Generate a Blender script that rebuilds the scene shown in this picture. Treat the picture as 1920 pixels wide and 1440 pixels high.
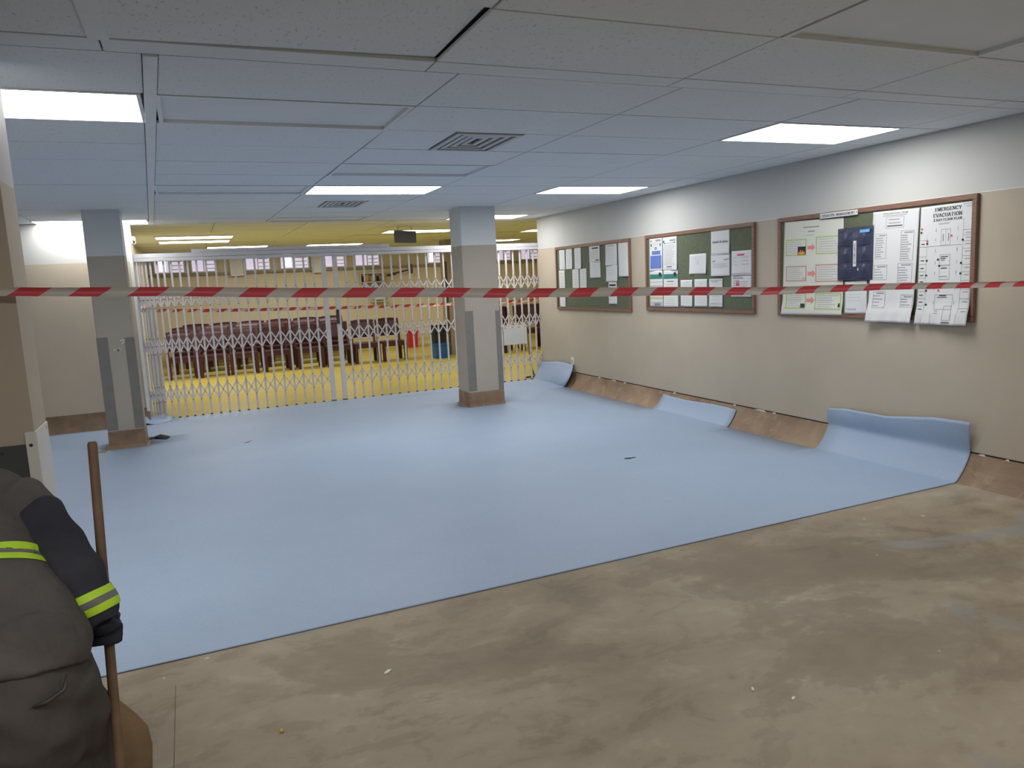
import bpy, bmesh, math, random
from mathutils import Vector, Matrix
random.seed(7)
for _o in list(bpy.data.objects):
    bpy.data.objects.remove(_o)
scn = bpy.context.scene
COL = scn.collection

# ------------------------------------------------------------------ camera, world, exposure
EYE = 1.62
cam_d = bpy.data.cameras.new('camera')
cam_d.sensor_fit = 'HORIZONTAL'
cam_d.sensor_width = 36.0
cam_d.lens = 36.0 * 1413.2 / 1920.0
cam_d.clip_start = 0.05
cam_d.clip_end = 100
cam = bpy.data.objects.new('camera', cam_d)
COL.objects.link(cam)
PITCH, ROLL, YAW = 0.1393, -0.0483, 0.3979
_f = Vector((math.sin(YAW) * math.cos(PITCH), math.cos(YAW) * math.cos(PITCH), -math.sin(PITCH)))
_r = Vector((math.cos(YAW), -math.sin(YAW), 0))
_u = _r.cross(_f)
_r2 = _r * math.cos(ROLL) + _u * math.sin(ROLL)
_u2 = _u * math.cos(ROLL) - _r * math.sin(ROLL)
_m = Matrix((_r2, _u2, -_f)).transposed().to_4x4()
_m.translation = (0, 0, EYE)
cam.matrix_world = _m
scn.camera = cam

world = bpy.data.worlds.new('world')
scn.world = world
world.use_nodes = True
world.node_tree.nodes['Background'].inputs[0].default_value = (0.55, 0.62, 0.75, 1)
world.node_tree.nodes['Background'].inputs[1].default_value = 0.3

vs = scn.view_settings
vs.view_transform = 'Standard'
vs.look = 'None'
vs.exposure = 0.33
vs.gamma = 1.0
vs.use_curve_mapping = False
scn.cycles.adaptive_threshold = .04
scn.cycles.max_bounces = 6
scn.cycles.diffuse_bounces = 3
scn.cycles.glossy_bounces = 3
scn.cycles.caustics_reflective = False
scn.cycles.caustics_refractive = False
LAMP = 11.0          # radiance of the ceiling light diffusers
FARLAMP = 10.5

# ------------------------------------------------------------------ room numbers (metres)
XR = 5.1175          # right wall face
CEIL = 2.527
SK = 0.208           # height of the coved skirting
PAINT = 2.053        # colour change on the walls
SLOPE = 0.0204       # the gate line is not quite square to the right wall
def gate_y(x): return 10.814 + SLOPE * x

# ------------------------------------------------------------------ materials
MATS = {}
def new_mat(name):
    m = bpy.data.materials.new(name)
    m.use_nodes = True
    nt = m.node_tree
    b = nt.nodes['Principled BSDF']
    MATS[name] = m
    return m, nt, b
def N(nt, typ, **kw):
    n = nt.nodes.new(typ)
    for k, v in kw.items():
        if hasattr(n, k): setattr(n, k, v)
    return n
def ramp(nt, fac, stops):
    r = nt.nodes.new('ShaderNodeValToRGB')
    e = r.color_ramp.elements
    while len(e) < len(stops): e.new(0.5)
    for el, (p, c) in zip(e, stops):
        el.position = p
        el.color = (c[0], c[1], c[2], 1)
    nt.links.new(fac, r.inputs[0])
    return r.outputs[0]
def noise(nt, scale, detail=4, rough=.55, coord=None, stretch=None, dist=0.0):
    n = nt.nodes.new('ShaderNodeTexNoise')
    n.inputs['Scale'].default_value = scale
    n.inputs['Detail'].default_value = detail
    n.inputs['Roughness'].default_value = rough
    n.inputs['Distortion'].default_value = dist
    if coord is None:
        g = nt.nodes.new('ShaderNodeNewGeometry'); coord = g.outputs['Position']
    if stretch:
        mp = nt.nodes.new('ShaderNodeMapping')
        mp.inputs['Scale'].default_value = stretch
        mp.inputs['Rotation'].default_value = (0, 0, 0.12)
        nt.links.new(coord, mp.inputs['Vector']); coord = mp.outputs['Vector']
    nt.links.new(coord, n.inputs['Vector'])
    return n.outputs['Fac']
def mixc(nt, fac, a, b):
    m = nt.nodes.new('ShaderNodeMix'); m.data_type = 'RGBA'
    if isinstance(fac, float): m.inputs['Factor'].default_value = fac
    else: nt.links.new(fac, m.inputs['Factor'])
    for s, v in ((m.inputs[6], a), (m.inputs[7], b)):
        if isinstance(v, tuple): s.default_value = (*v[:3], 1)
        else: nt.links.new(v, s)
    return m.outputs[2]
def bump(nt, b, h, strength=.2, dist=.01):
    n = nt.nodes.new('ShaderNodeBump')
    n.inputs['Strength'].default_value = strength
    n.inputs['Distance'].default_value = dist
    nt.links.new(h, n.inputs['Height'])
    nt.links.new(n.outputs[0], b.inputs['Normal'])
def simple(name, c, rough=.6, metal=0, var=.12, scale=9, bstr=0, spec=.4, bscale=None):
    m, nt, b = new_mat(name)
    if var:
        f = noise(nt, scale)
        nt.links.new(ramp(nt, f, [(.25, tuple(v * (1 - var) for v in c)), (.75, tuple(min(1, v * (1 + var)) for v in c))]), b.inputs['Base Color'])
    else:
        b.inputs['Base Color'].default_value = (*c, 1)
    b.inputs['Roughness'].default_value = rough
    b.inputs['Metallic'].default_value = metal
    b.inputs['Specular IOR Level'].default_value = spec
    if bstr: bump(nt, b, noise(nt, bscale or scale * 4, 5), bstr)
    return m
def emis(name, c, s):
    m, nt, b = new_mat(name)
    b.inputs['Base Color'].default_value = (.8, .8, .8, 1)
    b.inputs['Emission Color'].default_value = (*c, 1)
    b.inputs['Emission Strength'].default_value = s
    return m

def two_tone(name, low, high, line=PAINT):
    m, nt, b = new_mat(name)
    g = N(nt, 'ShaderNodeNewGeometry')
    sp = N(nt, 'ShaderNodeSeparateXYZ'); nt.links.new(g.outputs['Position'], sp.inputs[0])
    gt = N(nt, 'ShaderNodeMath', operation='GREATER_THAN'); gt.inputs[1].default_value = line
    nt.links.new(sp.outputs['Z'], gt.inputs[0])
    f = noise(nt, 1.7, 5)
    lo = ramp(nt, f, [(.3, tuple(v * .94 for v in low)), (.7, tuple(v * 1.05 for v in low))])
    hi = ramp(nt, f, [(.3, tuple(v * .97 for v in high)), (.7, high)])
    nt.links.new(mixc(nt, gt.outputs[0], lo, hi), b.inputs['Base Color'])
    b.inputs['Roughness'].default_value = .55
    b.inputs['Specular IOR Level'].default_value = .3
    return m
two_tone('wall_paint', (.50, .435, .345), (.57, .575, .56))
two_tone('column_paint', (.42, .38, .32), (.62, .66, .68))
simple('far_wall_paint', (.70, .61, .43), .6, var=.05, scale=1.2)
simple('ceiling_board', (.74, .79, .83), .8, var=.05, scale=2.0)
# pitted acoustic tile
m, nt, b = new_mat('ceiling_tile')
f1 = noise(nt, 1.3, 3); f2 = noise(nt, 70, 3, .6, stretch=(1, .45, 1))
pit = ramp(nt, f2, [(.31, (.46, .48, .50)), (.40, (.78, .82, .85))])
nt.links.new(mixc(nt, f1, pit, (.74, .79, .83)), b.inputs['Base Color'])
b.inputs['Roughness'].default_value = .85
b.inputs['Specular IOR Level'].default_value = .2
bump(nt, b, ramp(nt, f2, [(.30, (0, 0, 0)), (.42, (1, 1, 1))]), .35, .004)
simple('plenum', (.06, .06, .06), .9, var=0)
simple('batten', (.77, .81, .84), .6, var=.04)
# concrete screed
m, nt, b = new_mat('concrete')
fa = noise(nt, .8, 5, .62, stretch=(1.0, 1.35, 1), dist=.25)
fb = noise(nt, 3.4, 6, .68, stretch=(.9, 1.25, 1), dist=.35)
fc = noise(nt, .55, 5, .6, dist=1.5)
base = ramp(nt, fa, [(.34, (.20, .155, .105)), (.47, (.315, .258, .185)), (.66, (.43, .375, .285))])
pat = ramp(nt, fb, [(.40, (.205, .16, .11)), (.455, (.31, .255, .185)), (.56, (.345, .29, .215)), (.64, (.43, .375, .29))])
c1 = mixc(nt, .45, base, pat)
fe = noise(nt, .75, 7, .66, stretch=(.85, 1.3, 1), dist=.3)
patch = ramp(nt, fe, [(.52, (0, 0, 0)), (.535, (.32, .32, .32)), (.62, (.6, .6, .6))])
c1 = mixc(nt, patch, c1, (.205, .165, .118))
gm = ramp(nt, fc, [(.55, (0, 0, 0)), (.60, (.85, .85, .85))])
c2 = mixc(nt, gm, c1, mixc(nt, fb, (.20, .20, .178), (.34, .335, .30)))
fd = noise(nt, 9, 4, .5)
fl = ramp(nt, fd, [(.735, (0, 0, 0)), (.75, (1, 1, 1))])
c3 = mixc(nt, fl, c2, (.50, .46, .38))
nt.links.new(c3, b.inputs['Base Color'])
nt.links.new(ramp(nt, fb, [(.3, (.45,) * 3), (.7, (.8,) * 3)]), b.inputs['Roughness'])
b.inputs['Specular IOR Level'].default_value = .25
bump(nt, b, fb, .18, .01)
# blue sheet vinyl
m, nt, b = new_mat('blue_vinyl')
f1 = noise(nt, 1.1, 4, .6); f2 = noise(nt, 55, 4, .7)
a = ramp(nt, f1, [(.3, (.315, .405, .555)), (.7, (.345, .44, .59))])
nt.links.new(mixc(nt, ramp(nt, f2, [(.45, (0, 0, 0)), (.7, (.25, .25, .25))]), a, (.45, .53, .66)), b.inputs['Base Color'])
b.inputs['Roughness'].default_value = .5
b.inputs['Specular IOR Level'].default_value = .35
# yellow sheet vinyl of the waiting hall
simple('yellow_vinyl', (.60, .475, .10), .35, var=.08, scale=1.5)
# scraped skirting with old glue
m, nt, b = new_mat('glue_brown')
f1 = noise(nt, 2.2, 6, .6, dist=.8); f2 = noise(nt, 6, 6, .65, dist=1.0)
a = ramp(nt, f1, [(.3, (.17, .105, .062)), (.5, (.26, .17, .105)), (.72, (.33, .245, .155))])
nt.links.new(mixc(nt, ramp(nt, f2, [(.56, (0, 0, 0)), (.66, (.55, .55, .55))]), a, (.38, .29, .19)), b.inputs['Base Color'])
b.inputs['Roughness'].default_value = .6
bump(nt, b, f2, .3, .006)
simple('glue_dark', (.13, .085, .05), .6, var=.4, scale=7)
simple('brown_board', (.16, .098, .048), .8, var=.3, scale=4, bstr=.1, spec=.1)
simple('black_line', (.02, .018, .016), .7, var=0)
simple('fleck', (.75, .72, .64), .8, var=0)
simple('guard_grey', (.205, .195, .18), .5, var=.08)
simple('plate_dark', (.10, .11, .11), .4, .3, var=.1)
simple('jamb_white', (.74, .74, .70), .5, var=.03)
simple('gate_white', (.74, .70, .70), .45, var=.05, scale=20)
simple('rail_white', (.72, .71, .74), .45, var=.05)
simple('rust', (.12, .07, .05), .7, var=.2)
simple('lock_dark', (.05, .045, .04), .5, var=.1)
simple('maroon', (.060, .012, .020), .42, var=.2, scale=5, spec=.5)
simple('bin_black', (.02, .022, .02), .85, var=.1)
simple('bin_blue', (.02, .10, .30), .4, var=.1)
simple('red_plastic', (.55, .03, .04), .4, var=.1)
simple('shelf_cream', (.62, .58, .45), .6, var=.05)
simple('sign_grey', (.09, .10, .12), .5, var=.05)
simple('white_plastic', (.78, .77, .72), .4, var=.02)
simple('door_grey', (.33, .28, .22), .6, var=.06)
simple('dark_wood', (.10, .06, .04), .6, var=.1)
emis('lamp_diffuser', (1.0, .99, .97), LAMP)
emis('far_lamp_diffuser', (1.0, .97, .88), FARLAMP)
emis('window_pane', (.62, .56, .80), .55)
emis('window_sky', (.75, .82, 1.0), 1.3)
simple('vent_grey', (.55, .58, .62), .5, var=.03)
simple('vent_dark', (.05, .055, .06), .7, var=0)
# wood frame
m, nt, b = new_mat('frame_wood')
f1 = noise(nt, 14, 5, .6, stretch=(8, 1, 8))
nt.links.new(ramp(nt, f1, [(.3, (.165, .085, .058)), (.7, (.265, .145, .10))]), b.inputs['Base Color'])
b.inputs['Roughness'].default_value = .45
simple('felt_green', (.115, .135, .085), .9, var=.12, scale=30)
for nme, c in dict(paper=(.67, .68, .69), cream=(.68, .68, .61), pale=(.47, .48, .51), grey=(.32, .33, .35), greyt=(.25, .26, .28), dark=(.035, .035, .045),
                   blue=(.13, .20, .52), teal=(.04, .20, .22), green=(.05, .22, .14), green2=(.42, .50, .30), olive=(.20, .20, .12), sand=(.58, .52, .30), slate=(.20, .22, .30),
                   pink=(.72, .55, .55), red=(.62, .10, .14), violet=(.40, .30, .50), salmon=(.78, .26, .24), lime=(.42, .58, .22), rose=(.60, .32, .30), orange=(.85, .32, .05), cyan=(.15, .42, .75)).items():
    simple('ink_' + nme, c, .7, var=0, spec=.2)
m, nt, b = new_mat('navy_plastic')
b.inputs['Base Color'].default_value = (.035, .042, .085, 1)
b.inputs['Roughness'].default_value = .22
bump(nt, b, noise(nt, 9, 3, .5), .35, .02)
# barrier tape: diagonal red and white print along the ribbon (u = metres along, v = metres across)
def tape_mat(name, period, shear, red, white):
    m, nt, b = new_mat(name)
    uv = N(nt, 'ShaderNodeUVMap'); sp = N(nt, 'ShaderNodeSeparateXYZ'); nt.links.new(uv.outputs[0], sp.inputs[0])
    mu = N(nt, 'ShaderNodeMath', operation='MULTIPLY'); mu.inputs[1].default_value = -shear; nt.links.new(sp.outputs['Y'], mu.inputs[0])
    ad = N(nt, 'ShaderNodeMath', operation='ADD'); nt.links.new(sp.outputs['X'], ad.inputs[0]); nt.links.new(mu.outputs[0], ad.inputs[1])
    dv = N(nt, 'ShaderNodeMath', operation='DIVIDE'); dv.inputs[1].default_value = period; nt.links.new(ad.outputs[0], dv.inputs[0])
    fr = N(nt, 'ShaderNodeMath', operation='FRACT'); nt.links.new(dv.outputs[0], fr.inputs[0])
    lt = N(nt, 'ShaderNodeMath', operation='LESS_THAN'); lt.inputs[1].default_value = .52; nt.links.new(fr.outputs[0], lt.inputs[0])
    nt.links.new(mixc(nt, lt.outputs[0], white, red), b.inputs['Base Color'])
    b.inputs['Roughness'].default_value = .35
    return m
tape_mat('barrier_tape', .1924, 1.3, (.72, .085, .115), (.68, .66, .62))
tape_mat('barrier_tape_far', .19, 1.3, (.68, .06, .05), (.70, .66, .52))
# clothes and person
m, nt, b = new_mat('jacket_back')
f1 = noise(nt, 5, 5, .6)
nt.links.new(ramp(nt, f1, [(.3, (.078, .071, .067)), (.7, (.122, .111, .104))]), b.inputs['Base Color'])
b.inputs['Roughness'].default_value = .9; b.inputs['Specular IOR Level'].default_value = .15
bump(nt, b, noise(nt, 7, 4, .5, stretch=(1, 1, .6), dist=.8), .6, .03)
m, nt, b = new_mat('jacket_sleeve')
nt.links.new(ramp(nt, noise(nt, 5, 5, .6), [(.3, (.030, .031, .042)), (.7, (.052, .052, .064))]), b.inputs['Base Color'])
b.inputs['Roughness'].default_value = .9; b.inputs['Specular IOR Level'].default_value = .15
bump(nt, b, noise(nt, 8, 4, .5, stretch=(1, 1, .6), dist=.8), .6, .03)
m, nt, b = new_mat('trousers_cloth')
nt.links.new(ramp(nt, noise(nt, 6, 5, .6), [(.3, (.070, .063, .058)), (.7, (.105, .094, .085))]), b.inputs['Base Color'])
b.inputs['Roughness'].default_value = .9; b.inputs['Specular IOR Level'].default_value = .15
bump(nt, b, noise(nt, 7, 4, .5, stretch=(1, 1, .5), dist=.8), .6, .03)
simple('hivis', (.50, .78, .04), .6, var=.05, scale=40)
simple('hivis_grey', (.16, .16, .15), .5, var=.08, scale=40)
simple('glove', (.018, .020, .034), .8, var=.2, scale=40)
simple('skin', (.10, .055, .035), .5, var=.08, scale=20)
simple('hair', (.012, .010, .009), .9, var=.2, scale=90)
simple('boot', (.022, .018, .015), .5, var=.15)
simple('pole_wood', (.17, .10, .06), .6, var=.25, scale=14)

# ------------------------------------------------------------------ helpers
def wloc(o):
    v = Vector((0, 0, 0))
    while o is not None:
        v += o.location; o = o.parent
    return v
def tag(o, label=None, cat=None, group=None, kind=None):
    if label: o['label'] = label
    if cat: o['category'] = cat
    if group: o['group'] = group
    if kind: o['kind'] = kind
    return o
def empty(name, loc=(0, 0, 0), label=None, cat=None, group=None, kind=None):
    o = bpy.data.objects.new(name, None)
    o.empty_display_size = .1
    COL.objects.link(o); o.location = loc
    return tag(o, label, cat, group, kind)
class MB:
    """collects geometry in world coordinates; build() links it as one mesh object"""
    def __init__(s): s.v = []; s.f = []
    def add(s, vs, fs):
        n = len(s.v); s.v += [tuple(p) for p in vs]; s.f += [tuple(i + n for i in f) for f in fs]; return s
    def box(s, x0, x1, y0, y1, z0, z1):
        return s.add([(x0, y0, z0), (x1, y0, z0), (x1, y1, z0), (x0, y1, z0), (x0, y0, z1), (x1, y0, z1), (x1, y1, z1), (x0, y1, z1)],
                     [(0, 3, 2, 1), (4, 5, 6, 7), (0, 1, 5, 4), (1, 2, 6, 5), (2, 3, 7, 6), (3, 0, 4, 7)])
    def bar(s, a, b, w, d, side=None):
        """rectangular bar from a to b; w along side, d across"""
        a = Vector(a); b = Vector(b); t = (b - a).normalized()
        S = Vector(side) if side else (Vector((1, 0, 0)) if abs(t.x) < .9 else Vector((0, 1, 0)))
        S = (S - t * S.dot(t)).normalized(); U = t.cross(S)
        pts = []
        for p in (a, b):
            for i, j in ((-1, -1), (1, -1), (1, 1), (-1, 1)): pts.append(p + S * (w / 2 * i) + U * (d / 2 * j))
        return s.add(pts, [(0, 3, 2, 1), (4, 5, 6, 7), (0, 1, 5, 4), (1, 2, 6, 5), (2, 3, 7, 6), (3, 0, 4, 7)])
    def loft(s, pts, radii, side=(1, 0, 0), n=16, power=2.0):
        """closed tube through pts; radii = list of (r_side, r_other)"""
        P = [Vector(p) for p in pts]; rings = []
        for i, p in enumerate(P):
            t = (P[min(i + 1, len(P) - 1)] - P[max(i - 1, 0)]).normalized()
            S = Vector(side); S = S - t * S.dot(t)
            if S.length < 1e-4: S = Vector((0, 1, 0)) - t * t.y
            S.normalize(); U = t.cross(S)
            r = radii[i]; r = (r, r) if isinstance(r, (int, float)) else r
            ring = []
            for k in range(n):
                a = 2 * math.pi * k / n; c, d = math.cos(a), math.sin(a)
                e = 2.0 / power
                ring.append(p + S * (r[0] * math.copysign(abs(c) ** e, c)) + U * (r[1] * math.copysign(abs(d) ** e, d)))
            rings.append(ring)
        vs = [q for r in rings for q in r]; fs = []
        for i in range(len(P) - 1):
            for k in range(n):
                fs.append((i * n + k, i * n + (k + 1) % n, (i + 1) * n + (k + 1) % n, (i + 1) * n + k))
        fs.append(tuple(reversed(range(n)))); fs.append(tuple((len(P) - 1) * n + k for k in range(n)))
        return s.add(vs, fs)
    def prism(s, poly, axis, a, b):
        """extrude a 2-D polygon; axis 'y': poly in (x,z); 'x': poly in (y,z); 'z': poly in (x,y)"""
        n = len(poly)
        def P(p, t): return {'x': (t, p[0], p[1]), 'y': (p[0], t, p[1]), 'z': (p[0], p[1], t)}[axis]
        vs = [P(p, a) for p in poly] + [P(p, b) for p in poly]
        fs = [tuple(range(n)), tuple(reversed(range(n, 2 * n)))] + [(i, i + n, (i + 1) % n + n, (i + 1) % n) for i in range(n)]
        return s.add(vs, fs)
    def build(s, name, mat, parent=None, smooth=False, bevel=0, label=None, cat=None, group=None, kind=None, solid=0, base=None):
        off = wloc(parent) if parent else Vector((0, 0, 0))
        loc = Vector(base) if base else Vector((0, 0, 0))
        me = bpy.data.meshes.new(name)
        me.from_pydata([tuple(Vector(p) - off - loc) for p in s.v], [], s.f)
        me.materials.append(MATS[mat])
        bm = bmesh.new(); bm.from_mesh(me)
        bmesh.ops.recalc_face_normals(bm, faces=bm.faces) if not solid else None
        if bevel: bmesh.ops.bevel(bm, geom=[e for e in bm.edges if e.calc_face_angle(0) > .6], offset=bevel, segments=2, affect='EDGES', clamp_overlap=True)
        for f in bm.faces: f.smooth = smooth
        bm.to_mesh(me); bm.free()
        o = bpy.data.objects.new(name, me); COL.objects.link(o)
        o.location = loc
        if parent: o.parent = parent
        if solid:
            md = o.modifiers.new('thickness', 'SOLIDIFY'); md.thickness = solid; md.offset = 0
        return tag(o, label, cat, group, kind)
def mesh_obj(name, me, parent=None):
    o = bpy.data.objects.new(name, me); COL.objects.link(o)
    if parent: o.parent = parent
    return o
def copy_tree(o, parent=None):
    c = o.copy(); COL.objects.link(c); c.parent = parent
    for ch in [x for x in bpy.data.objects if x.parent == o]: copy_tree(ch, c)
    return c
def struct(mb, name, mat, **kw): return mb.build(name, mat, kind='structure', **kw)

# ------------------------------------------------------------------ floors and walls
def sh(x, y): return y + SLOPE * x
# concrete screed of the room, yellow floor of the hall behind the gate
struct(MB().prism([(-4.1, -3.1), (XR + .3, -3.1), (XR + .3, gate_y(XR)), (-4.1, gate_y(-4.1))], 'z', -.1, 0), 'floor', 'concrete')
struct(MB().prism([(-4.1, gate_y(-4.1)), (10.3, gate_y(10.3)), (10.3, 19.2), (-4.1, 19.2)], 'z', -.1, -.002), 'floor', 'yellow_vinyl')

struct(MB().box(XR, XR + .22, -3.0, 10.87, 0, CEIL + .3), 'wall_right', 'wall_paint')
struct(MB().box(-3.95, -.62, 10.62, 10.96, 0, CEIL + .3), 'wall_back', 'wall_paint')
struct(MB().box(-4.1, -3.9, -3.0, 19.1, 0, CEIL + .3), 'wall_left', 'wall_paint')
struct(MB().box(-3.9, -.575, 3.25, 3.50, 0, CEIL + .3), 'wall_front', 'wall_paint')
struct(MB().box(-4.1, XR + .22, -3.2, -3.0, 0, CEIL + .3), 'wall_rear', 'wall_paint')
struct(MB().box(-1.05, -.78, 10.96, 19.0, 0, CEIL + .3), 'wall_hall_left', 'far_wall_paint')
wf = struct(MB().box(-4.1, 10.2, 19.0, 19.2, 0, CEIL + .3), 'wall_hall_far', 'far_wall_paint')
struct(MB().box(10.0, 10.2, 10.87, 19.0, 0, CEIL + .3), 'wall_hall_right', 'far_wall_paint')
struct(MB().box(XR + .22, 10.0, 10.69, 10.87, 0, CEIL + .3), 'wall_hall_front', 'far_wall_paint')
# white jamb at the end of the back wall, paint ridge along the colour change
struct(MB().box(-.62, -.585, 10.60, 10.97, 0, CEIL), 'trim_1', 'jamb_white')
struct(MB().box(XR - .002, XR, -3, 10.87, PAINT - .003, PAINT + .003), 'trim_2', 'jamb_white')

# coved skirting: right wall, back wall, wall end
def cove_profile(n=8, w=.15, h=SK):
    r = []
    for i in range(n + 1):      # a nearly straight slope, slightly hollow
        a = i / n; s = a * math.pi / 2
        r.append((w * (1 - (.35 * math.sin(s) + .65 * a)), h * (.35 * (1 - math.cos(s)) + .65 * a)))
    return r
cp = cove_profile()
bb = struct(MB().prism([(XR - d, z) for d, z in cp] + [(XR, 0)], 'y', -3.0, 10.865), 'baseboard_right', 'glue_brown', smooth=False)
MB().box(XR - .004, XR, -3.0, 9.75, SK - .003, SK + .006).build('sealing_line', 'black_line', bb)
for i in range(9):
    y = [9.0, 8.35, 7.25, 6.2, 5.75, 5.62, 3.52, 3.35, 8.6][i]
    l = [.09, .06, .06, .05, .18, .05, .06, .03, .12][i]
    MB().prism([(y, SK - .012), (y + l, SK - .008), (y + l * .7, SK + .002), (y + l * .2, SK + .004)], 'x', XR - .007, XR - .004).build('paint_chip', 'fleck', bb)
bk = struct(MB().prism([(10.62 - d, z) for d, z in cove_profile(8, .14, .205)] + [(10.62, 0)], 'x', -3.9, -.585), 'baseboard_back', 'glue_dark')
be = struct(MB().prism([(-.575 + d, z) for d, z in cove_profile(8, .05, .16)] + [(-.575, 0)], 'y', 3.25, 3.49), 'baseboard_end', 'glue_brown')
struct(MB().prism([(19.0 - d, z) for d, z in cove_profile(6, .1, .21)] + [(19.0, 0)], 'x', -.78, 10.0), 'baseboard_hall', 'yellow_vinyl')

# ------------------------------------------------------------------ ceiling
ceiling = struct(MB().box(-4.1, 10.2, -3.2, 19.2, CEIL + .03, CEIL + .12), 'ceiling', 'plenum')
XL = [-3.80, -2.56, -1.32, -.065, 1.19, 2.39, 3.60, 4.71, XR]
SKEW = [-.039, -.039, -.039, -.039, -.018, -.006, 0, 0, 0]      # the grid is not laid parallel to the wall on the left
def xl(i, y): return XL[i] + SKEW[i] * (y - 3.9)
YL = [3.29 + .63 * n for n in range(13)]
XN = [-3.92, -2.68, -1.44, -.20, 1.045, 2.29, 3.45, 4.62, XR]
YN = [3.135 - .635 * n for n in range(11)]
LIGHTS = {(0, 6), (2, 1), (6, 1), (4, 6), (6, 6), (2, 11), (6, 11)}
RECESS = {(3, 1), (3, 6), (4, 4), (4, 11)}
VENTS = {(4, 2): (1.63, 2.09), (4, 8): (1.46, 1.92)}
NLIGHT = {(2, 4), (6, 4), (4, 5)}  # unseen lamps added behind the viewer to brighten the near floor and wall end
NREC = {(5, 1)}
G = .004
tile_cache = {}
def tile(x0, x1, y0, y1, z=CEIL, name='ceiling_tile', mat='ceiling_tile', tilt=None):
    w, d = round(x1 - x0, 3), round(y1 - y0, 3)
    key = (w, d, mat)
    if key not in tile_cache:
        mb = MB().box(-w / 2, w / 2, -d / 2, d / 2, 0, .014)
        o = mb.build(name, mat, ceiling, bevel=.002)
        tile_cache[key] = o.data
    else:
        o = mesh_obj(name, tile_cache[key], ceiling)
    o.location = ((x0 + x1) / 2, (y0 + y1) / 2, z + random.uniform(0, .0025))
    if tilt: o.rotation_euler = tilt
    return o
def recess(x0, x1, y0, y1):
    tile(x0 + .02, x1 - .02, y0 + .02, y1 - .02, CEIL + .014, 'recessed_panel', 'ceiling_board')
    fr = MB()
    for a in ((x0, x1, y0, y0 + .022), (x0, x1, y1 - .022, y1), (x0, x0 + .022, y0 + .022, y1 - .022), (x1 - .022, x1, y0 + .022, y1 - .022)):
        fr.box(*a, CEIL - .004, CEIL + .028)
    fr.build('panel_frame', 'batten', ceiling)
light_cells, vent_cells = [], []
for i in range(len(XL) - 1):
    for n in range(len(YL) - 1):
        y0, y1 = YL[n] + G, YL[n + 1] - G; ym = (y0 + y1) / 2
        la, lb = (G + .026 if i == 3 else G), (G + .026 if i == 2 else G)
        x0, x1 = xl(i, ym) + la, xl(i + 1, ym) - lb
        if (i, n) in LIGHTS: light_cells.append((x0, x1, y0, y1)); continue
        if (i, n) in RECESS: recess(x0, x1, y0, y1); continue
        if (i, n) in VENTS:
            a, c = VENTS[(i, n)]
            tile(x0, a - G, y0, y1); tile(c + G, x1, y0, y1); vent_cells.append((a, c, y0, y1)); continue
        MB().prism([(xl(i, y0) + la, y0), (xl(i + 1, y0) - lb, y0), (xl(i + 1, y1) - lb, y1), (xl(i, y1) + la, y1)], 'z', CEIL + random.uniform(0, .0025), CEIL + .016).build('ceiling_tile', 'ceiling_tile', ceiling, bevel=.002)
for i in range(len(XN) - 1):
    for n in range(len(YN) - 1):
        x0, x1, y0, y1 = XN[i] + G, XN[i + 1] - G, YN[n + 1] + G, YN[n] - G
        if (i, n) in NLIGHT: light_cells.append((x0, x1, y0, y1)); continue
        if (i, n) in NREC: recess(x0, x1, y0, y1); continue
        tile(x0, x1, y0, y1, tilt=(-.012, -.012, 0) if (i, n) == (3, 0) else None, z=CEIL + (.012 if (i, n) == (3, 0) else 0))
# plain strip between the two tile fields, wide batten, hall tiles
for i in range(len(XL) - 1):
    MB().box(XN[i] + .003, XN[i + 1] - .003, 3.139, 3.286, CEIL, CEIL + .02).build('ceiling_strip', 'ceiling_board', ceiling, bevel=.002)
MB().prism([(xl(3, 3.29) - .027, 3.29), (xl(3, 3.29) + .027, 3.29), (xl(3, 10.85) + .027, 10.85), (xl(3, 10.85) - .027, 10.85)], 'z', CEIL - .008, CEIL + .02).build('ceiling_batten', 'batten', ceiling, bevel=.003)
MB().box(-.235, -.165, -3, 3.13, CEIL - .008, CEIL + .02).build('ceiling_batten', 'batten', ceiling, bevel=.003)
FX = [-.80 + 1.22 * k for k in range(10)]
FAR = [((-.40, .80), (13.30, 13.9)), ((-.38, .80), (14.42, 15.0)), ((3.27, 4.53), (12.9, 13.5)), ((.45, 1.65), (16.5, 17.1)), ((2.45, 3.65), (16.6, 17.2)), ((6.2, 7.4), (13.4, 14.0)), ((6.2, 7.4), (16.6, 17.2))]
ft = MB()
for a in FX[:-1]:
    y = 10.87
    while y < 18.9:
        c = (a + .006, a + 1.214, y + .006, min(18.99, y + .624))
        if not any(c[0] < lx[1] and c[1] > lx[0] and c[2] < ly[1] and c[3] > ly[0] for lx, ly in FAR):
            ft.box(*c, CEIL, CEIL + .014)
        y += .63
for lx, ly in FAR:   # made-up tiles around each lamp
    pass
ft.build('hall_tiles', 'ceiling_board', ceiling, kind='stuff')
MB().box(-3.9, 10.0, 10.86, 19.0, CEIL + .015, CEIL + .028).build('hall_board', 'ceiling_board', ceiling)

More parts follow.
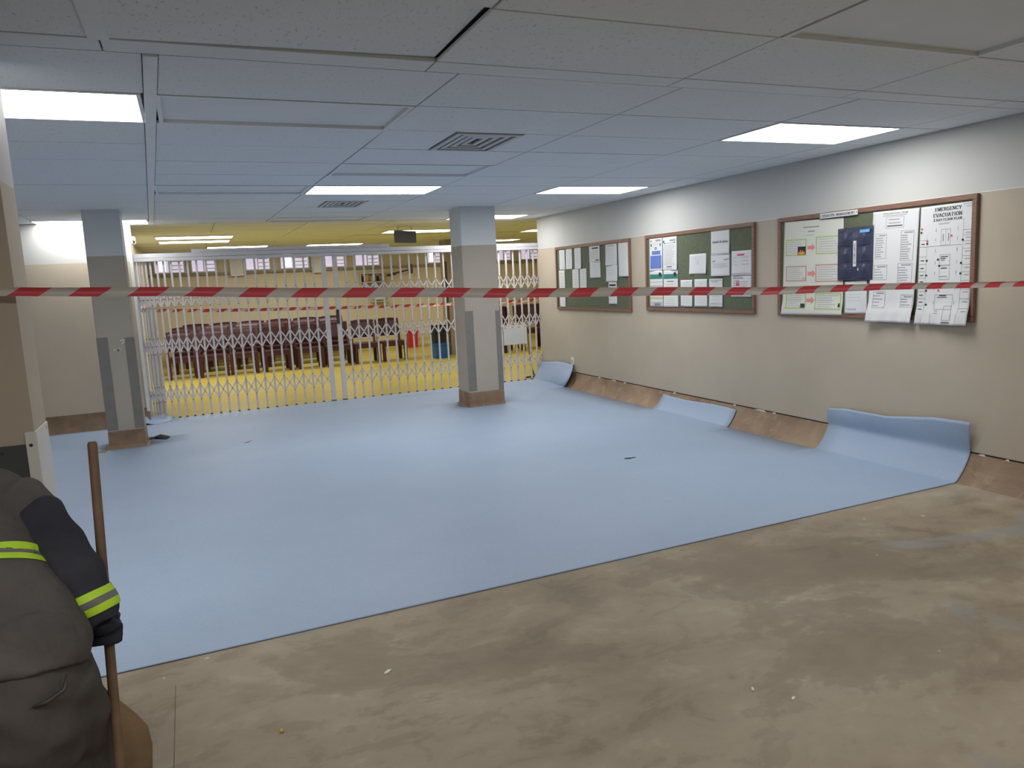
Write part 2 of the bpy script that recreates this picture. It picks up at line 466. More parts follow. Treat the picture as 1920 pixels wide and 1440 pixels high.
# ceiling lights
def light(x0, x1, y0, y1, label, mat, group):
    cx, cy = (x0 + x1) / 2, (y0 + y1) / 2
    t = empty('ceiling_light', (cx, cy, CEIL), label, 'ceiling light', group)
    fr = MB()
    for a in ((x0, x1, y0, y0 + .018), (x0, x1, y1 - .018, y1), (x0, x0 + .018, y0 + .018, y1 - .018), (x1 - .018, x1, y0 + .018, y1 - .018)):
        fr.box(*a, CEIL - .004, CEIL + .026)
    fr.build('frame', 'batten', t)
    a, b_, c, d = x0 + .018, x1 - .018, y0 + .018, y1 - .018
    MB().add([(a, c, CEIL + .006), (a, d, CEIL + .006), (b_, d, CEIL + .006), (b_, c, CEIL + .006)], [(0, 1, 2, 3)]).build('diffuser', mat, t)
LBL = {(0, 6): 'added ceiling light panel brightening the left bay, unseen behind the near wall end',  # extra unseen lamp, added to brighten the left side and back wall
       (2, 1): 'bright ceiling light panel cut off by the left edge, above the near wall end',
       (6, 1): 'largest bright ceiling light panel at right, above the rightmost notice board',
       (4, 6): 'bright ceiling light panel in the middle of the ceiling, beyond the nearer vent',
       (6, 6): 'bright ceiling light panel above the middle notice board',
       (2, 11): 'bright ceiling light panel partly hidden by the left column',
       (6, 11): 'bright ceiling light panel partly hidden by the middle column'}
keys = [(i, n) for i in range(len(XL) - 1) for n in range(len(YL) - 1) if (i, n) in LIGHTS]
for k, c in zip(keys, light_cells): light(*c, LBL[k], 'lamp_diffuser', 'ceiling lights in front of the gate')
for c, l in zip(light_cells[len(keys):], ('added ceiling light panel behind the viewer at the left, outside the picture', 'added ceiling light panel behind the viewer in the middle, outside the picture', 'added ceiling light panel behind the viewer at the right, outside the picture')): light(*c, l, 'lamp_diffuser', 'added ceiling lights behind the viewer')
FL = ['upper of two light bars in the hall, above the left end of the gate', 'lower of two light bars in the hall, above the left end of the gate',
      'hall ceiling light behind the hanging dark sign', 'small far hall light bar touching the gate rail, left of the lock posts',
      'small far hall light bar above the lock posts of the gate', 'hall ceiling light hidden behind the middle column, nearer one', 'hall ceiling light hidden behind the middle column, farther one']
for (lx, ly), l in zip(FAR, FL): light(lx[0], lx[1], ly[0], ly[1], l, 'far_lamp_diffuser', 'ceiling lights in the hall behind the gate')
# air vents
for k, (x0, x1, y0, y1) in enumerate(vent_cells):
    cx, cy = (x0 + x1) / 2, (y0 + y1) / 2
    t = empty('ceiling_vent', (cx, cy, CEIL), ['larger square air vent in the ceiling, nearer to the viewer', 'smaller looking square air vent far back in the ceiling'][k], 'vent', 'ceiling vents')
    MB().box(x0 + .01, x1 - .01, y0 + .01, y1 - .01, CEIL + .02, CEIL + .028).build('vent_back', 'vent_dark', t)
    for q in range(4):
        e = .01 + q * .055; w = .032
        f = MB()
        for (a, b_, c_, d_, z0, z1) in ((x0 + e, x1 - e, y0 + e, y0 + e + w, 0, .012), (x0 + e, x1 - e, y1 - e - w, y1 - e, 0, .012), (x0 + e, x0 + e + w, y0 + e + w, y1 - e - w, 0, .012), (x1 - e - w, x1 - e, y0 + e + w, y1 - e - w, 0, .012)):
            f.box(a, b_, c_, d_, CEIL - .006 + q * .004, CEIL + .006 + q * .004)
        f.build('vent_blade' if q else 'vent_frame', 'vent_grey', t)

# ------------------------------------------------------------------ columns
def column(x0, x1, y0, y1, label, guards, name='column'):
    t = empty(name, ((x0 + x1) / 2, (y0 + y1) / 2, 0), label, 'column')
    MB().box(x0, x1, y0, y1, .19, CEIL + .03).build('shaft', 'column_paint', t, bevel=.006)
    base = MB()
    prof = [(0.030, 0), (.012, .012), (.006, .04), (.004, .19), (-.01, .205)]
    rings = []
    for d, z in prof:
        rings.append([(x0 - d, y0 - d, z), (x1 + d, y0 - d, z), (x1 + d, y1 + d, z), (x0 - d, y1 + d, z)])
    vs = [p for r in rings for p in r]
    fs = [(i * 4 + k, i * 4 + (k + 1) % 4, i * 4 + 4 + (k + 1) % 4, i * 4 + 4 + k) for i in range(len(prof) - 1) for k in range(4)]
    base.add(vs, fs + [(3, 2, 1, 0), tuple(len(vs) - 4 + k for k in range(4))]).build('base_band', 'glue_brown', t, label='brown glue stained foot')
    e = .004
    for (side, w, wd, z0, z1) in guards:      # L shaped plates on the front corners
        g = MB()
        if side == 'L':
            g.box(x0 - e, x0 + w, y0 - e, y0, z0, z1).box(x0 - e, x0, y0, y0 + wd, z0, z1)
        else:
            g.box(x1 - w, x1 + e, y0 - e, y0, z0, z1).box(x1, x1 + e, y0, y0 + wd, z0, z1)
        g.build('corner_guard', 'guard_grey', t, label='grey corner guard strip')
    return t
c = column(-.925, -.575, 9.02, 9.40, 'painted square column standing nearer the left wall, with grey corner guards', [('L', .10, .10, .21, 1.205), ('R', .085, .12, .21, 1.19)])
# scuffed white paint marks on the left column
for q in range(9):
    a = random.uniform(-.78, -.68); z = random.uniform(1.02, 1.16); l = random.uniform(.015, .04)
    MB().prism([(a, z), (a + l, z + .008), (a + l * 1.1, z + .018), (a + .004, z + .013)], 'y', 9.0165, 9.0195).build('paint_scuff', 'fleck', c)
column(3.19, 3.665, 9.005, 9.41, 'painted square column standing in the middle of the blue vinyl', [('L', .105, .0, .215, 1.235), ('R', .065, .12, .20, 1.22)])

# steel corner guard on the near wall end
t = empty('wall_corner_guard', (-.6, 3.25, 0), 'dark grey steel plate and pale strip screwed to the near wall end', 'corner guard')
MB().box(-.698, -.606, 3.244, 3.2495, .02, 1.095).build('plate', 'plate_dark', t, bevel=.001)
MB().box(-.606, -.569, 3.243, 3.2495, .02, 1.14).box(-.5745, -.569, 3.25, 3.495, .17, 1.14).build('angle_strip', 'jamb_white', t, bevel=.001)
for x, y, z in ((-.685, 3.2425, 1.07), (-.590, 3.2415, 1.09)):
    MB().loft([(x, y - .001, z), (x, y + .004, z)], [.006, .007], n=10).build('screw', 'lock_dark', t)
MB().loft([(-.5685, 3.46, 1.12), (-.571, 3.46, 1.12)], [.005, .006], n=10).build('screw', 'lock_dark', t)

# ------------------------------------------------------------------ blue sheet vinyl
def cove_pt(a, off=.006):      # a = 0..1 along the cove, off = gap towards the room
    s = a * math.pi / 2
    e = .35 * (1 - math.cos(s)) + .65 * a
    nx, nz = -math.sin(.6 + .5 * a), math.cos(.6 + .5 * a)
    return XR - .15 + .15 * (.35 * math.sin(s) + .65 * a) + nx * off, SK * e + nz * off
vin = MB()
XV = [-2.6, -1.75, -1.2, -.97, -.535, -.1, .5, 1.2, 2.0, 2.7, 3.155, 3.70, 4.2, 4.6, 4.94]
YV = [3.535, 3.62, 4.86, 5.4, 6.05, 6.7, 7.40, 8.2, 8.985, 9.44, 9.70, 10.1, 10.45, 10.805]
def hole(x, y):
    if -.97 < x < -.535 and 8.985 < y < 9.44: return True
    if 3.155 < x < 3.70 and 8.985 < y < 9.44: return True
    if y > 10.45 and x < -.5: return True
    return False
idx = {}; vs = []; fs = []
def vert(x, y):
    k = (round(x, 4), round(y, 4))
    if k not in idx:
        idx[k] = len(vs); vs.append((x, sh(x, y) if y < 3.7 or y > 10.4 else sh(x, y) - .0 , .004))
    return idx[k]
def fine(L, n):
    r = []
    for a, b_ in zip(L, L[1:]):
        r += [a + (b_ - a) * i / n for i in range(n)]
    return r + [L[-1]]
XF, YF = fine(XV, 1), fine(YV, 6)
for i in range(len(XF) - 1):
    for j in range(len(YF) - 1):
        cx, cy = (XF[i] + XF[i + 1]) / 2, (YF[j] + YF[j + 1]) / 2
        if hole(cx, cy): continue
        fs.append((vert(XF[i], YF[j]), vert(XF[i + 1], YF[j]), vert(XF[i + 1], YF[j + 1]), vert(XF[i], YF[j + 1])))
# tabs running up the skirting on the right
def strip(y0, y1, fn, nu, nv, first_row_flat=True):
    """fn(u, v) -> x, dy, z ; v along y, u up from the floor edge"""
    ys = [y for y in YF if y0 - 1e-6 <= y <= y1 + 1e-6]; nv = len(ys) - 1
    rows = []
    for k, y in enumerate(ys):
        row = []
        for q in range(nu + 1):
            x, dy, z = fn(q / nu, (y - y0) / (y1 - y0))
            row.append(len(vs)); vs.append((x, sh(4.94, y) + dy, z))
        rows.append(row)
    for k in range(nv):
        for q in range(nu):
            fs.append((rows[k][q], rows[k][q + 1], rows[k + 1][q + 1], rows[k + 1][q]))
def tab_near(u, v):      # v = 0 near end, 1 far end : up the cove and the wall, wavy top
    top = .44 * (1 - v) + .350 * v + .016 * math.sin(v * 9) * (1 - abs(v - .5)) 
    if u < .08: return 4.94 + (XR - .15 - 4.94) * u / .08, 0, .004
    if u < .62:
        a = (u - .08) / .54; x, z = cove_pt(a); return x, 0, z
    w = (u - .62) / .38
    z = SK + (top - SK) * w
    bulge = .018 * math.sin(w * math.pi * .8) + .030 * w * w * (1 - v * .7) + .012 * w * math.sin(v * 11 + 1)
    return XR - .008 - max(bulge, 0), -.03 * w * (1 - v), z
strip(3.535, 4.86, tab_near, 22, 26)
def tab_mid(u, v):
    if u < .12: return 4.94 + (XR - .15 - 4.94) * u / .12, 0, .004
    a = (u - .12) / .88 * (.80 + .03 * math.sin(v * 7)); x, z = cove_pt(a, .008 + .006 * a)
    return x, -.04 * a * v + .02 * a * (1 - v), z
strip(6.05, 7.40, tab_mid, 12, 16)
def tab_far(u, v):
    top = .30 + .03 * math.sin(v * 4 + .5)
    curl = (1 - v) ** 3
    if u < .1: return 4.94 + .02 * u / .1, 0, .004
    w = (u - .1) / .9
    ang = w * math.pi / 2
    x = 4.955 + (XR - .03 - 4.955) * (.35 * w + .65 * math.sin(ang) ** 1.5) - .06 * math.sin(w * math.pi) * (1 - v)
    z = .004 + top * (w ** 1.25)
    return x, -.12 * curl * math.sin(w * math.pi * .9) + .0, z
strip(9.70, 10.805, tab_far, 16, 18)
# small curled corner beside the gate on the left
def corner(u, v):
    return -.5 + .22 * v - .26 * u * (1 - v * .5), .36 * v - .0, .004 + .10 * u * u * (1 - .3 * v)
rows = []
for k in range(7):
    row = []
    for q in range(7):
        x, dy, z = corner(q / 6, k / 6); row.append(len(vs)); vs.append((x, 10.44 + dy - .008, z))
    rows.append(row)
for k in range(6):
    for q in range(6): fs.append((rows[k][q], rows[k][q + 1], rows[k + 1][q + 1], rows[k + 1][q]))
# weld the tabs to the sheet
key = {}; remap = []; nv = []
for p in vs:
    k = (round(p[0] / .004), round(p[1] / .004), round(p[2] / .004))
    hit = next((key[(k[0] + a, k[1] + b_, k[2] + c_)] for a in (-1, 0, 1) for b_ in (-1, 0, 1) for c_ in (-1, 0, 1) if (k[0] + a, k[1] + b_, k[2] + c_) in key and p[0] > 4.9), None)
    if hit is None:
        hit = len(nv); nv.append(p); key[k] = hit
    remap.append(hit)
fs = [f for f in (tuple(dict.fromkeys(remap[i] for i in f)) for f in fs) if len(f) > 2]
vs = nv
vin.add(vs, fs)
vo = vin.build('vinyl_sheet', 'blue_vinyl', smooth=True, label='pale blue vinyl sheet laid loose over the floor, edges curling up the skirting', cat='vinyl sheet', solid=.004)

# brown offcut lying in front of the wall end
t = MB(); n = 10
outline = [(-.545, 3.50), (-.47, 3.38), (-.40, 3.245), (-.345, 3.13), (-.30, 3.02), (-.278, 2.88), (-.272, 2.73), (-.275, 2.5), (-.29, 2.25)]
vv = []
for k, (x, y) in enumerate(outline):
    for q in range(9):
        f = q / 8; xx = x * (1 - f) + (-.80) * f; yy = y * (1 - f) + (2.25 + (3.20 - 2.25) * (y - 2.25) / 1.25) * f
        if yy > 3.235 and xx < -.50: yy = 3.235 if xx < -.565 else yy
        vv.append((xx, yy, .004 + .010 * math.sin(f * 3.0) * math.sin(k * .5) ** 2))
ff = [(k * 9 + q, k * 9 + q + 1, k * 9 + q + 10, k * 9 + q + 9) for k in range(len(outline) - 1) for q in range(8)]
t.add(vv, ff).build('brown_floor_sheet', 'brown_board', smooth=True, solid=.003, label='torn brown sheet on the concrete behind the bending worker', cat='sheet')

# ------------------------------------------------------------------ folding trellis gate
def gp(x, z, d=0): return (x, gate_y(x) + d, z)
rail = empty('gate_rail', gp(2.2, 2.05), 'long white steel top rail carrying the folding gate', 'rail')
def rail_box(x0, x1, z0, z1, d0, d1, name):
    mb = MB()
    mb.add([gp(x0, z0, d0), gp(x1, z0, d0), gp(x1, z0, d1), gp(x0, z0, d1), gp(x0, z1, d0), gp(x1, z1, d0), gp(x1, z1, d1), gp(x0, z1, d1)],
           [(0, 3, 2, 1), (4, 5, 6, 7), (0, 1, 5, 4), (1, 2, 6, 5), (2, 3, 7, 6), (3, 0, 4, 7)])
    return mb.build(name, 'rail_white', rail, bevel=.004)
rail_box(-.60, 5.19, 2.050, 2.092, -.045, .035, 'track')
rail_box(-.60, 5.19, 2.096, 2.150, -.030, .030, 'beam')
rail_box(.10, 2.75, 2.150, 2.195, -.015, .030, 'upper_flange')
rail_box(5.165, 5.20, 2.045, 2.175, -.055, .045, 'end_plate')
ROWS = ((1.46, 1.67), (.86, 1.065), (.23, .43))
U1 = [-.575, -.540, -.500, -.455, -.402, -.326, -.248, -.160, -.062, .038, .146, .262, .378, .498, .619, .742, .871, .994, 1.126, 1.257, 1.386, 1.515, 1.640, 1.785]
U2 = [1.945, 2.09, 2.22, 2.355, 2.49, 2.623, 2.757, 2.892, 3.026, 3.16, 3.287, 3.42, 3.555, 3.69, 3.82, 3.95, 4.08, 4.21, 4.34, 4.46, 4.58, 4.70, 4.82, 4.94, 5.05, 5.14]
def leaf(U, label, post_i):
    t = empty('trellis_gate', gp(U[len(U) // 2], 0), label, 'gate')
    for k, x in enumerate(U):
        w = .062 if k == post_i else .025
        d = .05 if k == post_i else .018
        y = gate_y(x)
        o = MB().box(x - w / 2, x + w / 2, y - d / 2, y + d / 2, .018, 2.05).build('lock_post' if k == post_i else 'upright', 'gate_white', t, bevel=.003)
        MB().box(x - w / 2 - .002, x + w / 2 + .002, y - d / 2 - .002, y + d / 2 + .002, .004, .018).build('foot', 'rust', t)
    for z0, z1 in ROWS:
        for a, b_ in zip(U, U[1:]):
            MB().bar(gp(a, z1, -.016), gp(b_, z0, -.016), .005, .017, side=(0, 1, 0)).build('lattice_bar', 'gate_white', t)
            MB().bar(gp(a, z0, -.011), gp(b_, z1, -.011), .005, .017, side=(0, 1, 0)).build('lattice_bar', 'gate_white', t)
    rv = MB()
    for z0, z1 in ROWS:
        for a, b_ in zip(U, U[1:]):
            for x, z in (((a + b_) / 2, (z0 + z1) / 2), (b_, z0), (b_, z1)):
                rv.box(x - .005, x + .005, gate_y(x) - .023, gate_y(x) - .015, z - .005, z + .005)
    rv.build('rivets', 'rust', t, kind='stuff')
    return t
g1 = leaf(U1, 'white folding trellis gate leaf between the left column and the lock posts', len(U1) - 1)
g2 = leaf(U2, 'white folding trellis gate leaf running behind the middle column to the right wall', 0)
lk = MB().box(1.905, 1.945, gate_y(1.93) - .055, gate_y(1.93) - .026, 1.10, 1.30).build('lock_box', 'lock_dark', g2, bevel=.004)
MB().box(1.914, 1.936, gate_y(1.93) - .062, gate_y(1.93) - .055, 1.13, 1.20).build('lock_handle', 'rust', lk)
t = empty('gate_stacking_post', (-.465, 11.05, 0), 'broad cream post behind the bunched left end of the gate', 'post')
MB().box(-.53, -.40, 11.01, 11.10, -.002, 1.47).build('post_body', 'jamb_white', t, bevel=.008)
MB().box(-.515, -.500, 11.004, 11.01, .84, .93).build('slot', 'lock_dark', t)
# blank white plate hanging on the gate, dark strap behind it
t = empty('blank_plate', gp(4.66, .585, -.03), 'blank white plate wired to the gate right of the middle column', 'plate')
MB().box(4.468, 4.865, 10.868, 10.876, .585, .888).build('plate_body', 'white_plastic', t, bevel=.002)
for x in (4.50, 4.62, 4.73, 4.84): MB().loft([(x, 10.866, .855), (x, 10.87, .855)], [.008, .009], n=8).build('bolt', 'rust', t)
t = empty('bent_metal_rod', (5.07, 11.2, 0), 'thin dark bent rod standing behind the gate near the right wall', 'rod')
MB().loft([(4.99, 11.2, .95), (5.03, 11.2, .6), (5.06, 11.2, .2), (5.10, 11.19, .04), (5.14, 11.17, .012)], [.014] * 5, n=8).build('rod_shaft', 'guard_grey', t, smooth=True)
MB().loft([(4.92, 11.12, .012), (5.0, 11.15, .012), (5.14, 11.17, .012)], [.012] * 3, n=8).build('rod_foot', 'lock_dark', t, smooth=True)

# ------------------------------------------------------------------ wall fittings
t = empty('wall_socket', (XR, 9.8, .32), 'small white socket plate low on the right wall near the gate', 'socket')
MB().box(XR - .012, XR, 9.765, 9.85, .315, .425).build('socket_plate', 'white_plastic', t, bevel=.003)
MB().box(XR - .017, XR - .012, 9.79, 9.825, .345, .395).build('switch', 'ink_pale', t, bevel=.002)
t = empty('alarm_sensor', (-.585, 10.78, 2.30), 'small white alarm sensor on the jamb behind the left column', 'sensor')
MB().box(-.585, -.53, 10.62, 10.70, 2.26, 2.36).build('sensor_body', 'white_plastic', t, bevel=.01)
MB().box(-.56, -.535, 10.612, 10.62, 2.28, 2.31).build('lens', 'lock_dark', t)

# ------------------------------------------------------------------ notice boards
def board(y0, y1, z0, z1, label):
    t = empty('notice_board', (XR, (y0 + y1) / 2, z0), label, 'notice board')
    MB().box(XR - .012, XR - .001, y0 + .02, y1 - .02, z0 + .02, z1 - .02).build('felt', 'felt_green', t, label='green felt panel')
    w, d = .040, .026
    for nm, a in (('frame_rail', (y0, y1, z1 - w, z1)), ('frame_rail', (y0, y1, z0, z0 + w)), ('frame_stile', (y0, y0 + w, z0 + w, z1 - w)), ('frame_stile', (y1 - w, y1, z0 + w, z1 - w))):
        MB().box(XR - d, XR, *a).build(nm, 'frame_wood', t, bevel=.004)
    return t
board(8.15, 10.225, 1.125, 2.04, 'wood framed green notice board nearest the gate')
board(5.895, 7.81, 1.155, 2.046, 'wood framed green notice board in the middle of the right wall')
board(3.64, 5.58, 1.152, 2.050, 'wood framed green notice board at right, almost covered by large sheets')

def text_geo(s, bold=.018, cw=1.0, space=1.0):
    cu = bpy.data.curves.new('lettering', 'FONT')
    cu.body = s; cu.size = 1; cu.offset = bold; cu.space_character = space
    cu.resolution_u = 2
    o = bpy.data.objects.new('lettering', cu); COL.objects.link(o)
    dg = bpy.context.evaluated_depsgraph_get(); dg.update()
    me = bpy.data.meshes.new_from_object(o.evaluated_get(dg))
    vs = [(v.co.x * cw, v.co.y) for v in me.vertices]; fs = [tuple(p.vertices) for p in me.polygons]
    bpy.data.objects.remove(o); bpy.data.curves.remove(cu); bpy.data.meshes.remove(me)
    x0 = min(v[0] for v in vs); x1 = max(v[0] for v in vs); y0 = min(v[1] for v in vs); y1 = max(v[1] for v in vs)
    w = x1 - x0
    return [((x - (x0 + x1) / 2) / w, (y - (y0 + y1) / 2) / w) for x, y in vs], fs
def _arc(cx, cy, rx, ry, a0, a1, n=10):
    return [(cx + rx * math.cos(math.radians(a0 + (a1 - a0) * i / n)), cy + ry * math.sin(math.radians(a0 + (a1 - a0) * i / n))) for i in range(n + 1)]
# slab-serif capitals as strokes: width, polylines, serif points (bar across the stroke end), short upright ticks
SLAB = {
    'A': (.86, [[(.06, 0), (.43, 1)], [(.43, 1), (.80, 0)], [(.2, .34), (.66, .34)]], [(.06, .05), (.80, .05)], []),
    'C': (.80, [_arc(.42, .5, .34, .45, 42, 318)], [], [(.70, .80)]),
    'D': (.84, [[(.16, 0), (.16, 1)], [(.16, .95), (.40, .95)] + _arc(.40, .5, .34, .45, 90, -90) + [(.16, .05)]], [(.10, .05), (.10, .95)], []),
    'E': (.76, [[(.16, 0), (.16, 1)], [(.04, .95), (.68, .95)], [(.04, .05), (.68, .05)], [(.16, .51), (.5, .51)]], [], [(.66, .86), (.66, .14), (.5, .51)]),
    'F': (.72, [[(.16, 0), (.16, 1)], [(.04, .95), (.66, .95)], [(.16, .51), (.48, .51)]], [(.16, .05)], [(.64, .86), (.48, .51)]),
    'G': (.86, [_arc(.42, .5, .34, .45, 42, 330), [(.72, .42), (.72, .08)]], [(.70, .42)], [(.70, .80)]),
    'I': (.44, [[(.22, 0), (.22, 1)]], [(.22, .05), (.22, .95)], []),
    'L': (.72, [[(.16, 0), (.16, 1)], [(.04, .05), (.66, .05)]], [(.16, .95)], [(.64, .16)]),
    'M': (1.02, [[(.16, 0), (.16, 1)], [(.16, 1), (.51, .2)], [(.51, .2), (.86, 1)], [(.86, 0), (.86, 1)]], [(.16, .05), (.86, .05), (.10, .95), (.92, .95)], []),
    'N': (.90, [[(.16, 0), (.16, 1)], [(.16, 1), (.74, 0)], [(.74, 0), (.74, 1)]], [(.16, .05), (.10, .95), (.74, .95)], []),
    'O': (.86, [_arc(.43, .5, .35, .45, 0, 360, 18)], [], []),
    'P': (.76, [[(.16, 0), (.16, 1)], [(.16, .95), (.42, .95)] + _arc(.42, .72, .25, .23, 90, -90) + [(.16, .49)]], [(.16, .05), (.08, .95)], []),
    'R': (.86, [[(.16, 0), (.16, 1)], [(.16, .95), (.42, .95)] + _arc(.42, .74, .25, .21, 90, -90) + [(.16, .53)], [(.42, .53), (.76, .02)]], [(.16, .05), (.08, .95), (.78, .05)], []),
    'S': (.74, [_arc(.37, .74, .27, .21, 30, 270) + _arc(.37, .27, .29, .22, 90, -150)], [], [(.62, .84), (.10, .16)]),
    'T': (.80, [[(.40, 0), (.40, 1)], [(.06, .95), (.74, .95)]], [(.40, .05)], [(.08, .84), (.72, .84)]),
    'U': (.88, [[(.16, 1), (.16, .4)] + _arc(.44, .36, .28, .31, 180, 360) + [(.72, .4), (.72, 1)]], [(.16, .95), (.72, .95)], []),
    'V': (.84, [[(.06, 1), (.42, 0)], [(.42, 0), (.78, 1)]], [(.06, .95), (.78, .95)], []),
    'X': (.84, [[(.08, 0), (.76, 1)], [(.08, 1), (.76, 0)]], [(.08, .05), (.76, .05), (.08, .95), (.76, .95)], []),
    'Y': (.84, [[(.42, 0), (.42, .45)], [(.42, .45), (.08, 1)], [(.42, .45), (.76, 1)]], [(.42, .05), (.08, .95), (.76, .95)], [])}
def slab_geo(s, th=.175):
    vs, fs = [], []
    def stroke(a, b_, w):
        dx, dy = b_[0] - a[0], b_[1] - a[1]; l = math.hypot(dx, dy)
        if l < 1e-6: return
        nx, ny = -dy / l * w / 2, dx / l * w / 2; n = len(vs)
        vs.extend([(a[0] + nx, a[1] + ny), (a[0] - nx, a[1] - ny), (b_[0] - nx, b_[1] - ny), (b_[0] + nx, b_[1] + ny)])
        fs.append((n, n + 1, n + 2, n + 3))
    x = 0
    for ch in s:
        if ch not in SLAB: x += .38; continue
        w, lines, serifs, ticks = SLAB[ch]
        for L in lines:
            for a, b_ in zip(L, L[1:]):
                horiz = abs(a[1] - b_[1]) < .02
                ex = 0 if horiz else .012
                stroke((x + a[0] - ex * (b_[0] - a[0]), a[1]), (x + b_[0], b_[1]), .095 if horiz else th + .02)
        for px, py in serifs: stroke((x + px - .17, py), (x + px + .17, py), .10)
        for px, py in ticks: stroke((x + px, py - .12), (x + px, py + .12), .085)
        x += w + .07
    x0 = min(v[0] for v in vs); x1 = max(v[0] for v in vs)
    return [((v[0] - (x0 + x1) / 2) / (x1 - x0), (v[1] - .5) / (x1 - x0)) for v in vs], fs
ORDER = {}
def sheet(k, label, col, curl, Q, prints):
    strip = 'strip' in label
    ov = 'overlapping' in label
    big = ('EVACUATION' in label) or ('cream poster' in label)
    base = .0145 + .0010 * (k % 4) + (.016 if strip else 0) + (.005 if ov else 0)
    ph = k * 1.7
    w = Q[0][0] - Q[1][0]; h = Q[0][1] - Q[3][1]
    def P(s, t, up=0.0):
        y = (Q[0][0] * (1 - s) + Q[1][0] * s) * (1 - t) + (Q[3][0] * (1 - s) + Q[2][0] * s) * t
        z = (Q[0][1] * (1 - s) + Q[1][1] * s) * (1 - t) + (Q[3][1] * (1 - s) + Q[2][1] * s) * t
        d = base + curl * (.25 + .75 * t * t) * (.5 + .5 * math.sin(s * 5 + ph)) * (t ** .8)
        if big:
            e = min(1, max(0, (1.30 - z) / .10)); d += .013 * e * e * (3 - 2 * e)
        if 'EMERGENCY' in label or 'TEAM' in label:
            e = max(0, (t - .88) / .12); d += .004 * e * (1 + math.sin(s * 23 + t * 9)) + .006 * e
        return (XR - d - up, y, z)
    loc = P(.5, .0)
    root = empty('notice_sheet', loc, label, 'paper' if 'poster' not in label else 'poster', 'sheets pinned to the notice boards')
    nx, nt_ = max(6, int(w / .018)), max(6, int(h / .018))
    g = MB(); vs = [P(i / nx, j / nt_) for j in range(nt_ + 1) for i in range(nx + 1)]
    fs = [(j * (nx + 1) + i, (j + 1) * (nx + 1) + i, (j + 1) * (nx + 1) + i + 1, j * (nx + 1) + i + 1) for j in range(nt_) for i in range(nx)]
    g.add(vs, fs).build('page', 'ink_' + col, root, smooth=True, solid=.0009)
    by = {}
    lay = {}
    for pi, pr in enumerate(prints):
        c = pr[-1]
        mb = by.setdefault(c, MB()); up = .0011 + .00004 * pi * (1 if len(prints) < 40 else .35)
        if pr[0] == 'r':
            _, s0, t0, s1, t1, _ = pr
            n1 = max(1, int(abs(s1 - s0) * w / .03)); n2 = max(1, int(abs(t1 - t0) * h / .03))
            mb.add([P(s0 + (s1 - s0) * i / n1, t0 + (t1 - t0) * j / n2, up) for j in range(n2 + 1) for i in range(n1 + 1)],
                   [(j * (n1 + 1) + i, (j + 1) * (n1 + 1) + i, (j + 1) * (n1 + 1) + i + 1, j * (n1 + 1) + i + 1) for j in range(n2) for i in range(n1)])
        elif pr[0] == 'c':
            _, s0, t0, rs, rt, _ = pr
            mb.add([P(s0 + rs * math.cos(a * math.pi / 7), t0 + rt * math.sin(a * math.pi / 7), up) for a in range(14)], [tuple(range(14))])
        elif pr[0] == 'p':
            mb.add([P(s0, t0, up) for s0, t0 in pr[1]], [tuple(range(len(pr[1])))])
        elif pr[0] == 'q':
            mb.add([P(*q, up) for q in pr[1:5]], [(0, 1, 2, 3)])
        elif pr[0] == 't':
            _, s, sc, tc, wd, _ = pr
            tv, tf = slab_geo(s) if s.isupper() and c == 'dark' else text_geo(s, .010 if c == 'dark' else .002, 1.15)
            mb = by.setdefault('T' + s, MB()); lay['T' + s] = c
            mb.add([P(sc + x * wd, tc - y * wd * w / h, up + .0006) for x, y in tv], tf)
    for c, mb in by.items():
        if c[0] == 'T': mb.build('lettering', 'ink_' + lay[c], root)
        else: mb.build('print', 'ink_' + c, root, kind='stuff')
    return root, P
